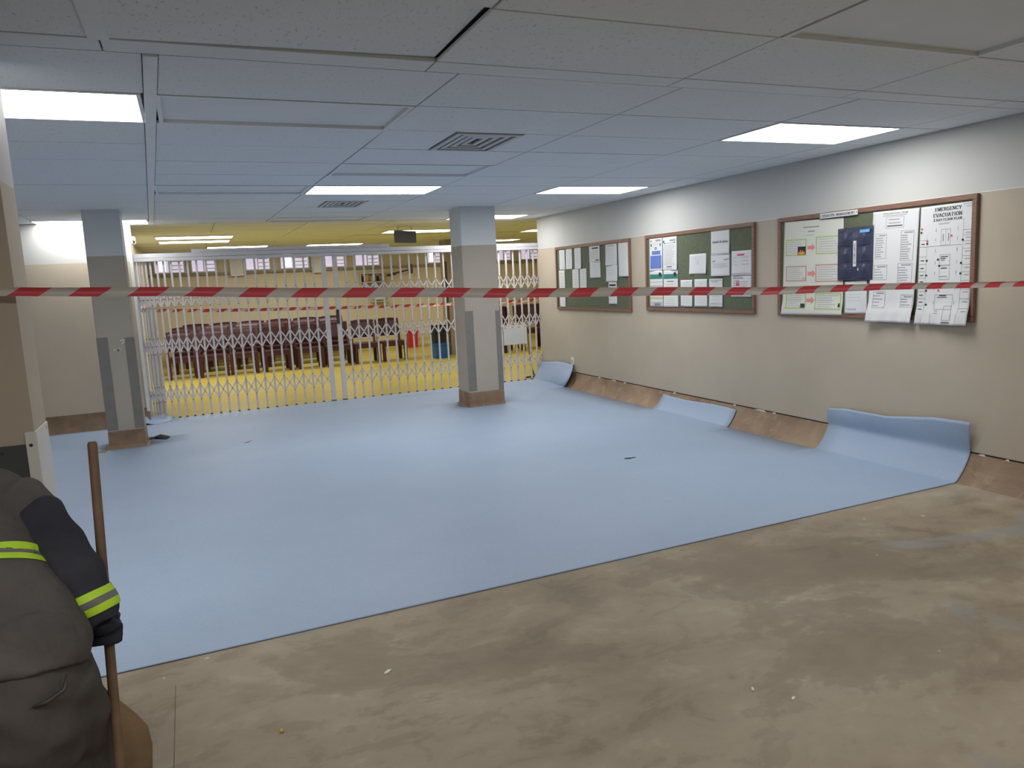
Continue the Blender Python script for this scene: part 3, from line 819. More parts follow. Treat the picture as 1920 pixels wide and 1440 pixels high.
PAPERS = [
('white page on the green board nearest the gate, leftmost of its top row','paper',.008,[(10.103,1.994),(9.926,1.994),(9.926,1.702),(10.103,1.702)],
[('r',.12,.094,.798,.106,'pale'),('r',.12,.211,.731,.223,'pale'),('r',.12,.327,.769,.339,'pale'),('r',.12,.444,.718,.456,'pale'),('r',.12,.561,.713,.573,'pale'),('r',.12,.677,.836,.689,'pale'),('r',.12,.794,.847,.806,'pale')]),
('white page on the green board nearest the gate, second from left in top row','paper',.008,[(9.886,2.0),(9.696,2.0),(9.696,1.705),(9.886,1.705)],
[('r',.12,.094,.667,.106,'pale'),('r',.12,.211,.793,.223,'pale'),('r',.12,.327,.799,.339,'pale'),('r',.12,.444,.632,.456,'pale'),('r',.12,.561,.747,.573,'pale'),('r',.12,.677,.667,.689,'pale'),('r',.12,.794,.746,.806,'pale')]),
('white page on the green board nearest the gate, third from left in top row','paper',.008,[(9.62,2.005),(9.425,2.005),(9.425,1.702),(9.62,1.702)],
[('r',.15,.114,.716,.126,'pale'),('r',.15,.23,.818,.242,'pale'),('r',.15,.346,.717,.358,'pale'),('r',.15,.462,.668,.474,'pale'),('r',.15,.578,.74,.59,'pale'),('r',.15,.694,.694,.706,'pale')]),
('long white page hanging at the lower left corner of the board nearest the gate','paper',.02,[(10.129,1.697),(9.94,1.697),(9.94,1.161),(10.129,1.161)],
[('r',.12,.094,.663,.106,'pale'),('r',.12,.174,.787,.186,'pale'),('r',.12,.254,.645,.266,'pale'),('r',.12,.334,.679,.346,'pale'),('r',.12,.414,.739,.426,'pale'),('r',.12,.494,.794,.506,'pale')]),
('white page on the green board nearest the gate, left one of the lower middle pair','paper',.008,[(9.708,1.702),(9.517,1.702),(9.517,1.388),(9.708,1.388)],
[('r',.15,.094,.668,.106,'pale'),('r',.15,.214,.751,.226,'pale'),('r',.15,.334,.699,.346,'pale'),('r',.15,.454,.665,.466,'pale'),('r',.15,.574,.7,.586,'pale'),('r',.15,.694,.657,.706,'pale')]),
('white page on the green board nearest the gate, right one of the lower middle pair','paper',.008,[(9.482,1.704),(9.288,1.704),(9.288,1.388),(9.482,1.388)],
[('r',.15,.094,.767,.106,'pale'),('r',.15,.214,.682,.226,'pale'),('r',.15,.334,.757,.346,'pale'),('r',.15,.454,.654,.466,'pale'),('r',.15,.574,.665,.586,'pale'),('r',.15,.694,.83,.706,'pale')]),
('white notice with a dark heading bar at centre of the green board nearest the gate','paper',.008,[(9.189,1.998),(8.902,1.998),(8.902,1.78),(9.189,1.78)],
[('r',.25,.1,.85,.18,'dark'),('r',.12,.294,.868,.306,'grey'),('r',.12,.384,.849,.396,'grey'),('r',.12,.474,.674,.486,'grey'),('r',.12,.564,.798,.576,'grey'),('r',.12,.654,.753,.666,'grey'),('r',.12,.744,.83,.756,'grey'),('r',.6,.84,.92,.9,'dark')]),
('white notice directly below the dark headed one on the board nearest the gate','paper',.008,[(9.183,1.786),(8.896,1.786),(8.896,1.57),(9.183,1.57)],
[('r',.2,.194,.709,.206,'grey'),('r',.2,.344,.731,.356,'grey'),('r',.12,.494,.773,.506,'pale'),('r',.12,.611,.722,.623,'pale'),('r',.12,.727,.722,.739,'pale'),('r',.12,.844,.652,.856,'pale')]),
('white printed sheet overlapping the large blank sheet on the board nearest the gate','paper',.012,[(8.747,1.996),(8.46,1.996),(8.46,1.722),(8.747,1.722)],
[('r',.15,.065,.707,.095,'grey'),('r',.12,.194,.668,.206,'pale'),('r',.12,.275,.685,.287,'pale'),('r',.12,.356,.654,.368,'pale'),('r',.12,.438,.727,.45,'pale'),('r',.12,.519,.843,.531,'pale'),('r',.12,.6,.684,.612,'pale'),('r',.12,.681,.66,.694,'pale'),('r',.12,.763,.674,.775,'pale'),('r',.12,.844,.75,.856,'pale')]),
('white sheet below the overlapping printed sheet on the board nearest the gate','paper',.008,[(8.744,1.728),(8.459,1.728),(8.459,1.513),(8.744,1.513)],
[('r',.15,.194,.661,.206,'pale'),('r',.15,.344,.759,.356,'pale'),('r',.15,.494,.638,.506,'pale')]),
('large blank white sheet at the right end of the board nearest the gate','paper',.015,[(8.435,2.001),(8.171,2.001),(8.171,1.573),(8.435,1.573)],
[]),
('small white slip with black band hanging low on the board nearest the gate','paper',.008,[(8.697,1.514),(8.49,1.514),(8.49,1.223),(8.697,1.223)],
[('r',.1,.12,.9,.2,'dark'),('r',.1,.034,.762,.046,'grey'),('r',.1,.394,.74,.406,'pale'),('r',.1,.527,.787,.539,'pale'),('r',.1,.661,.621,.673,'pale'),('r',.1,.794,.592,.806,'pale')]),
('white poster with a large blue block on the middle green board','paper',.008,[(7.722,2.002),(7.458,2.002),(7.458,1.623),(7.722,1.623)],
[('r',.08,.05,.2,.1,'grey'),('r',.5,.04,.9,.1,'grey'),('r',.25,.147,.785,.153,'grey'),('r',.25,.197,.668,.203,'grey'),('r',.1,.16,.2,.25,'olive'),('r',.8,.16,.9,.25,'olive'),('c',.5,.31,.09,.04,'dark'),('c',.5,.31,.05,.02,'paper'),('r',.2,.385,.85,.5,'blue'),('r',.08,.53,.93,.93,'blue')]),
('white poster of close grey print beside the blue block poster','paper',.008,[(7.445,2.0),(7.17,2.0),(7.17,1.617),(7.445,1.617)],
[('r',.03,.1,.12,.16,'dark'),('r',.5,.08,.9,.13,'grey'),('r',.12,.17,.18,.2,'dark'),('r',.8,.15,.86,.19,'dark'),('r',.18,.175,.8,.182,'dark'),('r',.1,.236,.801,.244,'grey'),('r',.1,.275,.864,.283,'grey'),('r',.1,.313,.829,.321,'grey'),('r',.1,.352,.715,.36,'grey'),('r',.1,.391,.691,.399,'grey'),('r',.1,.429,.889,.437,'grey'),('r',.1,.468,.753,.476,'grey'),('r',.1,.507,.889,.515,'grey'),('r',.1,.545,.728,.553,'grey'),('r',.1,.584,.821,.592,'grey'),('r',.1,.623,.689,.631,'grey'),('r',.1,.661,.665,.669,'grey'),('r',.1,.7,.779,.708,'grey'),('r',.1,.739,.66,.747,'grey'),('r',.1,.777,.826,.785,'grey'),('r',.1,.816,.882,.824,'grey'),('r',.25,.87,.65,.89,'dark'),('r',.1,.927,.756,.933,'grey'),('r',.1,.957,.892,.963,'grey')]),
('green headed poster in the lower left corner of the middle board','paper',.004,[(7.727,1.626),(7.457,1.626),(7.457,1.204),(7.727,1.204)],
[('r',.02,.1,.98,.23,'green'),('r',.02,.1,.6,.14,'teal'),('c',.8,.09,.1,.04,'dark'),('r',.72,.1,.9,.16,'dark'),('r',.3,.16,.95,.19,'teal'),('r',.02,.3,.98,.33,'sand'),('r',.02,.4,.98,.55,'pale'),('r',.02,.72,.98,.8,'sand'),('r',.1,.86,.95,.97,'pale'),('r',.35,.9,.8,.97,'slate')]),
('green headed poster right of the corner one on the middle board','paper',.01,[(7.44,1.622),(7.158,1.622),(7.158,1.204),(7.44,1.204)],
[('r',.02,.1,.98,.23,'green'),('r',.02,.1,.6,.14,'teal'),('c',.8,.09,.1,.04,'dark'),('r',.72,.1,.9,.16,'dark'),('r',.3,.16,.95,.19,'teal'),('r',.25,.291,.72,.309,'dark'),('r',.1,.374,.802,.386,'sand'),('r',.1,.444,.753,.456,'sand'),('r',.1,.514,.863,.526,'sand'),('r',.1,.584,.89,.596,'sand'),('r',.1,.654,.692,.666,'sand'),('r',.1,.736,.825,.744,'green2'),('r',.1,.788,.67,.796,'green2'),('r',.1,.841,.685,.849,'green2'),('r',.1,.893,.809,.901,'green2'),('r',.1,.946,.79,.954,'green2')]),
('lone white sheet with faint pink centred print on the middle board','paper',.012,[(6.941,1.784),(6.646,1.784),(6.646,1.568),(6.941,1.568)],
[('r',.25,.164,.697,.176,'pink'),('r',.25,.204,.678,.216,'pink'),('r',.25,.244,.685,.256,'pink'),('r',.42,.333,.586,.347,'grey'),('r',.42,.413,.583,.427,'grey'),('r',.42,.493,.564,.507,'grey'),('r',.72,.78,.82,.83,'pink')]),
('white sheet reading Health & Safety at top of the middle board','paper',.008,[(6.564,2.011),(6.267,2.011),(6.267,1.762),(6.564,1.762)],
[('r',.02,.02,.98,.05,'pale'),('t','Health & Safety',.5,.5,.84,'dark')]),
('white sheet with a grey bar below the Health & Safety sheet','paper',.012,[(6.569,1.766),(6.268,1.766),(6.268,1.538),(6.569,1.538)],
[('r',.02,.02,.98,.06,'pale'),('q',(.08,.3),(.95,.22),(.95,.28),(.08,.36),'grey'),('r',.1,.413,.821,.427,'pale'),('r',.1,.453,.84,.467,'pale'),('r',.1,.493,.766,.507,'pale'),('r',.1,.533,.889,.547,'pale'),('r',.1,.573,.873,.587,'pale'),('r',.1,.613,.701,.627,'pale')]),
('white sheet with a red heading block at right of the middle board','paper',.008,[(6.235,1.783),(5.938,1.783),(5.938,1.536),(6.235,1.536)],
[('r',.28,.13,.64,.2,'red'),('r',.1,.273,.269,.287,'grey'),('r',.1,.413,.267,.427,'grey'),('r',.1,.553,.299,.567,'grey'),('r',.5,.263,.806,.277,'grey'),('r',.5,.403,.789,.417,'grey'),('r',.5,.543,.848,.557,'grey'),('r',.02,.89,.98,.98,'pale'),('r',.05,.906,.784,.914,'grey'),('r',.05,.946,.779,.954,'grey')]),
('white sheet with small red and violet blocks low on the middle board','paper',.008,[(6.245,1.536),(5.944,1.536),(5.944,1.325),(6.245,1.325)],
[('r',.08,.105,.591,.135,'dark'),('r',.22,.22,.4,.34,'violet'),('r',.22,.35,.4,.48,'red'),('r',.1,.24,.181,.26,'dark'),('r',.1,.34,.186,.36,'dark'),('r',.1,.44,.18,.46,'dark'),('r',.45,.29,.808,.31,'grey'),('r',.45,.39,.765,.41,'grey'),('r',.45,.49,.761,.51,'grey')]),
('bottom row sheet on the middle board, nearest the green posters','paper',.008,[(7.113,1.508),(6.897,1.508),(6.897,1.213),(7.113,1.213)],
[('r',.3,.094,.697,.106,'grey'),('r',.15,.194,.837,.206,'pale'),('r',.15,.287,.708,.299,'pale'),('r',.15,.38,.648,.392,'pale'),('r',.15,.473,.797,.485,'pale'),('r',.15,.565,.754,.577,'pale'),('r',.15,.658,.726,.67,'pale'),('r',.15,.751,.783,.763,'pale'),('r',.15,.844,.774,.856,'pale')]),
('bottom row sheet on the middle board, second from the green posters','paper',.008,[(6.857,1.513),(6.637,1.513),(6.637,1.217),(6.857,1.217)],
[('r',.4,.174,.627,.186,'grey'),('r',.15,.294,.772,.306,'pale'),('r',.15,.386,.725,.398,'pale'),('r',.15,.477,.787,.489,'pale'),('r',.15,.569,.771,.581,'pale'),('r',.15,.661,.688,.673,'pale'),('r',.15,.752,.844,.764,'pale'),('r',.15,.844,.73,.856,'pale')]),
('bottom row sheet on the middle board, third from the green posters','paper',.008,[(6.599,1.512),(6.381,1.512),(6.381,1.217),(6.599,1.217)],
[('r',.05,.03,.95,.06,'grey'),('r',.15,.104,.657,.116,'dark'),('r',.15,.194,.785,.206,'pale'),('r',.15,.302,.803,.314,'pale'),('r',.15,.411,.681,.423,'pale'),('r',.15,.519,.8,.531,'pale'),('r',.15,.627,.811,.639,'pale'),('r',.15,.736,.759,.748,'pale'),('r',.15,.844,.703,.856,'pale'),('r',.05,.88,.95,.9,'grey')]),
('large cream poster with salmon arrows between framed cards on the rightmost board','cream',.006,[(5.498,2.008),(4.817,1.989),(4.809,1.173),(5.526,1.165)],
[('r',.34,.064,.611,.076,'grey'),('r',.42,.109,.537,.121,'grey'),('r',.4,.153,.535,.157,'grey'),('r',.04,.19,.4,.202,'lime'),('r',.04,.353,.4,.365,'lime'),('r',.04,.19,.057999999999999996,.365,'lime'),('r',.382,.19,.4,.365,'lime'),('r',.08,.217,.282,.223,'pale'),('r',.08,.24,.314,.246,'pale'),('r',.08,.263,.281,.269,'pale'),('r',.08,.286,.336,.292,'pale'),('r',.08,.309,.323,.315,'pale'),('r',.08,.332,.297,.338,'pale'),('r',.25,.27,.39,.36,'dark'),('p',[(.26,.355),(.265,.32),(.28500000000000003,.33499999999999996),(.29500000000000004,.3),(.315,.33499999999999996),(.33,.305),(.35000000000000003,.33499999999999996),(.365,.315),(.38,.355)],'orange'),('r',.56,.175,.98,.187,'lime'),('r',.56,.348,.98,.36,'lime'),('r',.56,.175,.5780000000000001,.36,'lime'),('r',.962,.175,.98,.36,'lime'),('r',.6,.202,.842,.208,'pale'),('r',.6,.227,.885,.233,'pale'),('r',.6,.252,.908,.258,'pale'),('r',.6,.277,.918,.283,'pale'),('r',.6,.302,.878,.308,'pale'),('r',.6,.327,.911,.333,'pale'),('c',.95,.3,.04,.03,'red'),('c',.95,.3,.014,.01,'dark'),('p',[(.42,.26699999999999996),(.495,.26699999999999996),(.495,.24499999999999997),(.55,.285),(.495,.32499999999999996),(.495,.303),(.42,.303)],'salmon'),('r',.05,.475,.41,.487,'rose'),('r',.05,.628,.41,.64,'rose'),('r',.05,.475,.068,.64,'rose'),('r',.39199999999999996,.475,.41,.64,'rose'),('r',.09,.502,.295,.508,'pale'),('r',.09,.523,.292,.529,'pale'),('r',.09,.544,.345,.55,'pale'),('r',.09,.565,.337,.571,'pale'),('r',.09,.586,.295,.592,'pale'),('r',.09,.607,.308,.613,'pale'),('c',.36,.61,.03,.015,'sand'),('r',.56,.465,.98,.47700000000000004,'rose'),('r',.56,.638,.98,.65,'rose'),('r',.56,.465,.5780000000000001,.65,'rose'),('r',.962,.465,.98,.65,'rose'),('r',.6,.492,.85,.498,'pale'),('r',.6,.517,.896,.523,'pale'),('r',.6,.542,.917,.548,'pale'),('r',.6,.567,.901,.573,'pale'),('r',.6,.592,.851,.598,'pale'),('r',.6,.617,.903,.623,'pale'),('c',.95,.615,.018,.012,'dark'),('r',.9349999999999999,.585,.965,.605,'dark'),('p',[(.43,.542),(.505,.542),(.505,.52),(.56,.56),(.505,.6000000000000001),(.505,.5780000000000001),(.43,.5780000000000001)],'salmon'),('r',.06,.765,.41,.777,'lime'),('r',.06,.923,.41,.935,'lime'),('r',.06,.765,.078,.935,'lime'),('r',.39199999999999996,.765,.41,.935,'lime'),('r',.1,.792,.333,.798,'pale'),('r',.1,.814,.327,.82,'pale'),('r',.1,.836,.327,.842,'pale'),('r',.1,.858,.328,.864,'pale'),('r',.1,.88,.288,.886,'pale'),('r',.1,.902,.348,.908,'pale'),('r',.31999999999999995,.88,.39999999999999997,.925,'dark'),('r',.56,.765,.98,.777,'lime'),('r',.56,.9279999999999999,.98,.94,'lime'),('r',.56,.765,.5780000000000001,.94,'lime'),('r',.962,.765,.98,.94,'lime'),('r',.6,.792,.93,.798,'pale'),('r',.6,.815,.837,.821,'pale'),('r',.6,.838,.843,.844,'pale'),('r',.6,.861,.832,.867,'pale'),('r',.6,.884,.887,.89,'pale'),('r',.6,.907,.836,.913,'pale'),('c',.95,.9049999999999999,.018,.012,'dark'),('r',.9349999999999999,.875,.965,.8949999999999999,'dark'),('p',[(.42,.827),(.495,.827),(.495,.8049999999999999),(.55,.845),(.495,.885),(.495,.863),(.42,.863)],'salmon')]),
('white paper strip reading DISASTER MANAGEMENT across the top frame','paper',.003,[(5.062,2.042),(4.658,2.041),(4.655,1.998),(5.062,1.998)],
[('t','DISASTER  MANAGEMENT',.5,.5,.86,'dark'),('c',.025,.5,.012,.12,'dark'),('c',.975,.5,.012,.12,'dark')]),
('crumpled white page in a clear sleeve under the navy pocket','paper',.02,[(4.791,1.456),(4.567,1.468),(4.563,1.19),(4.784,1.191)],
[('c',.5,.03,.015,.012,'dark'),('r',.15,.195,.691,.205,'pale'),('r',.15,.295,.85,.305,'pale'),('r',.15,.395,.732,.405,'pale'),('r',.15,.495,.712,.505,'pale'),('r',.15,.595,.751,.605,'pale'),('r',.1,.83,.55,.9,'pale')]),
('large white sheet headed EVACUATION TEAM beside the floor plan','paper',.03,[(4.516,2.003),(4.096,1.996),(4.122,1.132),(4.536,1.132)],
[('t','EVACUATION TEAM',.5,.025,.52,'greyt'),('r',.22,.042,.74,.046,'grey'),('r',.3,.055,.69,.058,'grey'),('r',.3,.152,.69,.155,'grey'),('r',.3,.055,.308,.155,'grey'),('r',.6819999999999999,.055,.69,.155,'grey'),('r',.36,.076,.596,.084,'grey'),('r',.36,.106,.616,.114,'grey'),('r',.33,.132,.66,.14,'dark'),('r',.09,.2,.33,.203,'grey'),('r',.09,.422,.33,.425,'grey'),('r',.09,.2,.098,.425,'grey'),('r',.322,.2,.33,.425,'grey'),('r',.16,.21200000000000002,.30000000000000004,.222,'grey'),('r',.105,.237,.253,.244,'grey'),('r',.105,.257,.262,.264,'grey'),('r',.105,.278,.275,.285,'grey'),('r',.105,.298,.234,.305,'grey'),('r',.105,.319,.257,.326,'grey'),('r',.105,.34,.216,.347,'grey'),('r',.105,.36,.276,.367,'grey'),('r',.105,.381,.209,.388,'grey'),('r',.105,.401,.225,.408,'grey'),('r',.64,.185,.92,.188,'grey'),('r',.64,.447,.92,.45,'grey'),('r',.64,.185,.648,.45,'grey'),('r',.912,.185,.92,.45,'grey'),('r',.71,.197,.89,.207,'grey'),('r',.655,.222,.781,.229,'grey'),('r',.655,.242,.783,.249,'grey'),('r',.655,.263,.783,.27,'grey'),('r',.655,.283,.814,.29,'grey'),('r',.655,.303,.869,.31,'grey'),('r',.655,.324,.798,.331,'grey'),('r',.655,.344,.853,.351,'grey'),('r',.655,.365,.841,.372,'grey'),('r',.655,.386,.806,.393,'grey'),('r',.655,.406,.819,.413,'grey'),('r',.655,.426,.83,.433,'grey'),('r',.08,.48,.37,.483,'grey'),('r',.08,.612,.37,.615,'grey'),('r',.08,.48,.088,.615,'grey'),('r',.362,.48,.37,.615,'grey'),('r',.15000000000000002,.492,.33999999999999997,.502,'grey'),('r',.095,.517,.225,.523,'grey'),('r',.095,.542,.258,.548,'grey'),('r',.095,.567,.285,.573,'grey'),('r',.095,.592,.294,.598,'grey'),('r',.6,.47,.92,.473,'grey'),('r',.6,.637,.92,.64,'grey'),('r',.6,.47,.608,.64,'grey'),('r',.912,.47,.92,.64,'grey'),('r',.6699999999999999,.482,.89,.492,'grey'),('r',.615,.507,.771,.513,'grey'),('r',.615,.529,.815,.535,'grey'),('r',.615,.551,.78,.557,'grey'),('r',.615,.573,.83,.579,'grey'),('r',.615,.595,.847,.601,'grey'),('r',.615,.617,.809,.623,'grey'),('r',.1,.72,.36,.723,'grey'),('r',.1,.867,.36,.87,'grey'),('r',.1,.72,.10800000000000001,.87,'grey'),('r',.352,.72,.36,.87,'grey'),('r',.17,.732,.32999999999999996,.742,'grey'),('r',.115,.757,.238,.763,'grey'),('r',.115,.787,.295,.793,'grey'),('r',.115,.817,.241,.823,'grey'),('r',.115,.847,.229,.853,'grey'),('r',.7,.75,.98,.753,'grey'),('r',.7,.857,.98,.86,'grey'),('r',.7,.75,.708,.86,'grey'),('r',.972,.75,.98,.86,'grey'),('r',.77,.762,.95,.772,'grey'),('r',.715,.787,.852,.793,'grey'),('r',.715,.811,.85,.818,'grey'),('r',.715,.837,.929,.843,'grey')]),
('white EMERGENCY EVACUATION floor plan sheet at the right end of the rightmost board','paper',.03,[(4.087,1.996),(3.667,2.0),(3.666,1.131),(4.097,1.125)],
[('t','EMERGENCY',.53,.035,.5,'dark'),('t','EVACUATION',.52,.083,.54,'dark'),('t','X RAY FLOOR PLAN',.52,.122,.54,'dark'),('r',.36,.148,.571,.152,'grey'),('r',.36,.156,.553,.16,'grey'),('r',.8,.01,.98,.016,'grey'),('r',.86,.03,.98,.036,'grey'),('r',.0,.28,.14,.28300000000000003,'grey'),('r',.03,.31000000000000005,.1,.317,'dark'),('r',.0,.42,.14,.423,'grey'),('r',.03,.44999999999999996,.1,.45699999999999996,'dark'),('r',.0,.485,.14,.488,'grey'),('r',.03,.515,.1,.522,'dark'),('r',.0,.545,.14,.548,'grey'),('r',.03,.5750000000000001,.1,.5820000000000001,'dark'),('r',.0,.6,.14,.603,'grey'),('r',.03,.63,.1,.637,'dark'),('r',.0,.655,.14,.658,'grey'),('r',.03,.685,.1,.6920000000000001,'dark'),('r',.0,.715,.14,.718,'grey'),('r',.03,.745,.1,.752,'dark'),('r',.0,.775,.14,.778,'grey'),('r',.03,.805,.1,.812,'dark'),('r',.0,.835,.14,.838,'grey'),('r',.03,.865,.1,.872,'dark'),('r',.14,.24,.144,.9,'grey'),('r',.82,.12,.824,.9,'grey'),('r',.82,.22,.99,.223,'grey'),('r',.87,.242,.96,.248,'grey'),('r',.82,.26,.99,.263,'grey'),('r',.87,.28200000000000003,.96,.28800000000000003,'grey'),('r',.82,.31,.99,.313,'grey'),('r',.87,.332,.96,.338,'grey'),('r',.82,.37,.99,.373,'grey'),('r',.87,.392,.96,.398,'grey'),('r',.82,.43,.99,.433,'grey'),('r',.87,.452,.96,.458,'grey'),('r',.82,.5,.99,.503,'grey'),('r',.87,.522,.96,.528,'grey'),('r',.82,.56,.99,.5630000000000001,'grey'),('r',.87,.5820000000000001,.96,.5880000000000001,'grey'),('r',.82,.63,.99,.633,'grey'),('r',.87,.652,.96,.658,'grey'),('r',.82,.7,.99,.703,'grey'),('r',.87,.722,.96,.728,'grey'),('r',.82,.78,.99,.783,'grey'),('r',.87,.802,.96,.808,'grey'),('r',.82,.86,.99,.863,'grey'),('r',.87,.882,.96,.888,'grey'),('r',.41,.2,.59,.203,'grey'),('r',.41,.332,.59,.335,'grey'),('r',.41,.2,.415,.335,'grey'),('r',.585,.2,.59,.335,'grey'),('r',.5,.2,.504,.335,'grey'),('r',.45,.24,.458,.3,'dark'),('r',.55,.235,.558,.3,'dark'),('r',0,.335,.8,.338,'grey'),('r',.4,.41,.6,.413,'grey'),('r',.4,.497,.6,.5,'grey'),('r',.4,.41,.405,.5,'grey'),('r',.595,.41,.6,.5,'grey'),('r',.42,.425,.56,.431,'dark'),('r',.42,.44,.52,.446,'dark'),('r',.43,.455,.5,.46,'dark'),('r',.4,.5,.6,.503,'grey'),('r',.4,.617,.6,.62,'grey'),('r',.4,.5,.404,.62,'grey'),('r',.596,.5,.6,.62,'grey'),('r',.43,.52,.55,.527,'dark'),('r',.4,.59,.56,.596,'grey'),('r',.33,.745,.69,.748,'grey'),('r',.33,.867,.69,.87,'grey'),('r',.33,.745,.335,.87,'grey'),('r',.6849999999999999,.745,.69,.87,'grey'),('r',.42,.75,.56,.757,'dark'),('r',.38,.765,.58,.77,'dark'),('r',.53,.84,.69,.843,'grey'),('r',.53,.957,.69,.96,'grey'),('r',.53,.84,.535,.96,'grey'),('r',.6849999999999999,.84,.69,.96,'grey'),('r',.35,.88,.42,.884,'grey'),('r',.34,.9,.42,.904,'grey'),('r',.31,.19,.316,.218,'grey'),('r',.31,.27,.316,.29800000000000004,'grey'),('r',.31,.36,.316,.388,'grey'),('r',.31,.46,.316,.48800000000000004,'grey'),('r',.31,.55,.316,.5780000000000001,'grey'),('r',.31,.68,.316,.7080000000000001,'grey'),('r',.31,.8,.316,.8280000000000001,'grey'),('r',.72,.19,.726,.218,'grey'),('r',.72,.27,.726,.29800000000000004,'grey'),('r',.72,.36,.726,.388,'grey'),('r',.72,.46,.726,.48800000000000004,'grey'),('r',.72,.55,.726,.5780000000000001,'grey'),('r',.72,.68,.726,.7080000000000001,'grey'),('r',.72,.8,.726,.8280000000000001,'grey'),('c',.04,.185,.02,.009,'red'),('c',.03,.215,.02,.009,'dark'),('c',.15,.29,.02,.009,'red'),('c',.15,.312,.02,.009,'dark'),('c',.61,.26,.02,.009,'red'),('c',.82,.3,.02,.009,'dark'),('c',.15,.455,.02,.009,'dark'),('c',.37,.45,.02,.009,'dark'),('c',.4,.503,.02,.009,'dark'),('c',.81,.488,.02,.009,'dark'),('c',.81,.573,.02,.009,'dark'),('c',.15,.58,.02,.009,'dark'),('c',.4,.71,.02,.009,'red'),('c',.16,.71,.02,.009,'dark'),('c',.17,.83,.02,.009,'dark'),('r',.1,.95,.10400000000000001,.995,'grey'),('r',.28,.9,.284,.995,'grey'),('r',.7,.9,.704,.99,'grey'),('r',.8,.9,.804,.99,'grey'),('r',.14,.985,.28,.992,'grey'),('r',.53,.975,.69,.982,'dark')]),
('navy plastic card pocket labelled ACTION CARDS on the rightmost board','navy',.0,[(4.858,1.897),(4.502,1.901),(4.493,1.481),(4.864,1.469)],
[])]
for k, (label, col, curl, Q, prints) in enumerate(PAPERS):
    if col == 'navy': continue
    sheet(k, label, col, curl, Q, prints)
# navy plastic pocket: six pouches, a vertical title strip and a blue sticker
Q = PAPERS[-1][3]
y0, y1 = Q[0][0], Q[1][0]
zt0, zt1, zb = Q[0][1], Q[1][1], Q[3][1]
root = empty('card_pocket', (XR - .02, (y0 + y1) / 2, zb), PAPERS[-1][0], 'card pocket')
X0 = XR - .0275
def PP(s, t, up=0): return (X0 - up, y0 + (y1 - y0) * s, (zt0 + (zt1 - zt0) * s) * (1 - t) + zb * t)
mb = MB()
mb.add([PP(0, 0), PP(1, 0), PP(1, 1), PP(0, 1), PP(0, 0, .004), PP(1, 0, .004), PP(1, 1, .004), PP(0, 1, .004)], [(0, 1, 2, 3), (7, 6, 5, 4), (0, 4, 5, 1), (1, 5, 6, 2), (2, 6, 7, 3), (3, 7, 4, 0)])
mb.build('backing', 'navy_plastic', root)
for r in range(3):
    for c in range(2):
        s0, s1 = .04 + c * .53, .43 + c * .53; t0, t1 = .08 + r * .31, .34 + r * .31
        vs, fs = [], []
        for j in range(7):
            for i in range(7):
                a, b_ = i / 6, j / 6
                vs.append(PP(s0 + (s1 - s0) * a, t0 + (t1 - t0) * b_, .0045 + .012 * math.sin(a * math.pi) * (.35 + .65 * math.sin(b_ * math.pi * .8 + .4))))
        fs = [(j * 7 + i, j * 7 + 7 + i, j * 7 + 8 + i, j * 7 + 1 + i) for j in range(6) for i in range(6)]
        MB().add(vs, fs).build('pouch', 'navy_plastic', root, smooth=True)
def pquad(s0, t0, s1, t1, up): return [PP(s0, t0, up), PP(s1, t0, up), PP(s1, t1, up), PP(s0, t1, up)]
st = MB().add(pquad(.455, .255, .545, .74, .006), [(0, 3, 2, 1)]).build('title_strip', 'ink_paper', root, label='white strip with vertical title')
tv, tf = slab_geo('ACTION CARDS')
W_, H_ = y0 - y1, zt0 - zb
MB().add([PP(.5 - y * .40 * H_ / W_, .5 - x * .40, .0068) for x, y in tv], tf).build('lettering', 'ink_dark', st)
MB().add(pquad(.67, .06, .94, .115, .019), [(0, 3, 2, 1)]).build('sticker', 'ink_cyan', root, label='pale blue sticker')
MB().add(pquad(.615, .775, .64, .82, .017), [(0, 3, 2, 1)]).build('sticker', 'ink_paper', root, label='tiny white sticker')

# ------------------------------------------------------------------ barrier tapes
def ribbon(name, pts, width, mat, label, tilt=0.0, phase=0.0, fold=.006, wf=None):
    me = bpy.data.meshes.new(name)
    P = [Vector(p) for p in pts]; n = len(P); L = [0]
    for a, b_ in zip(P, P[1:]): L.append(L[-1] + (b_ - a).length)
    vs, fs, uvs = [], [], []
    m = 4
    for i, p in enumerate(P):
        t = (P[min(i + 1, n - 1)] - P[max(i - 1, 0)]).normalized()
        side = Vector((-t.y, t.x, 0)).normalized()
        up = t.cross(side) * -1
        if up.z < 0: up = -up
        tw = tilt + .25 * math.sin(i * .23)
        U = up * math.cos(tw) + side * math.sin(tw)
        V = side * math.cos(tw) - up * math.sin(tw)
        ww = width * (wf(i / (n - 1)) if wf else 1)
        for q in range(m + 1):
            f = q / m - .5
            vs.append(p + U * (ww * f) + V * (fold * math.cos(f * math.pi * 1.6)))
            uvs.append((L[i] + phase, width * f))
    for i in range(n - 1):
        for q in range(m):
            a = i * (m + 1) + q; fs.append((a, a + 1, a + m + 2, a + m + 1))
    me.from_pydata(vs, [], fs)
    ul = me.uv_layers.new(name='UVMap')
    for lp in me.loops: ul.data[lp.index].uv = uvs[lp.vertex_index]
    for f in me.polygons: f.use_smooth = True
    me.materials.append(MATS[mat])
    o = bpy.data.objects.new(name, me); COL.objects.link(o)
    return o
import bisect
KT = [(-.95, 3.238, 1.672), (-.605, 3.167, 1.660), (-.2, 3.121, 1.638), (.243, 3.07, 1.614), (.728, 3.015, 1.587), (1.262, 2.954, 1.559), (1.853, 2.887, 1.533), (2.511, 2.813, 1.504), (3.183, 2.738, 1.489), (3.932, 2.655, 1.466), (4.55, 2.58, 1.452), (5.110, 2.52, 1.442)]
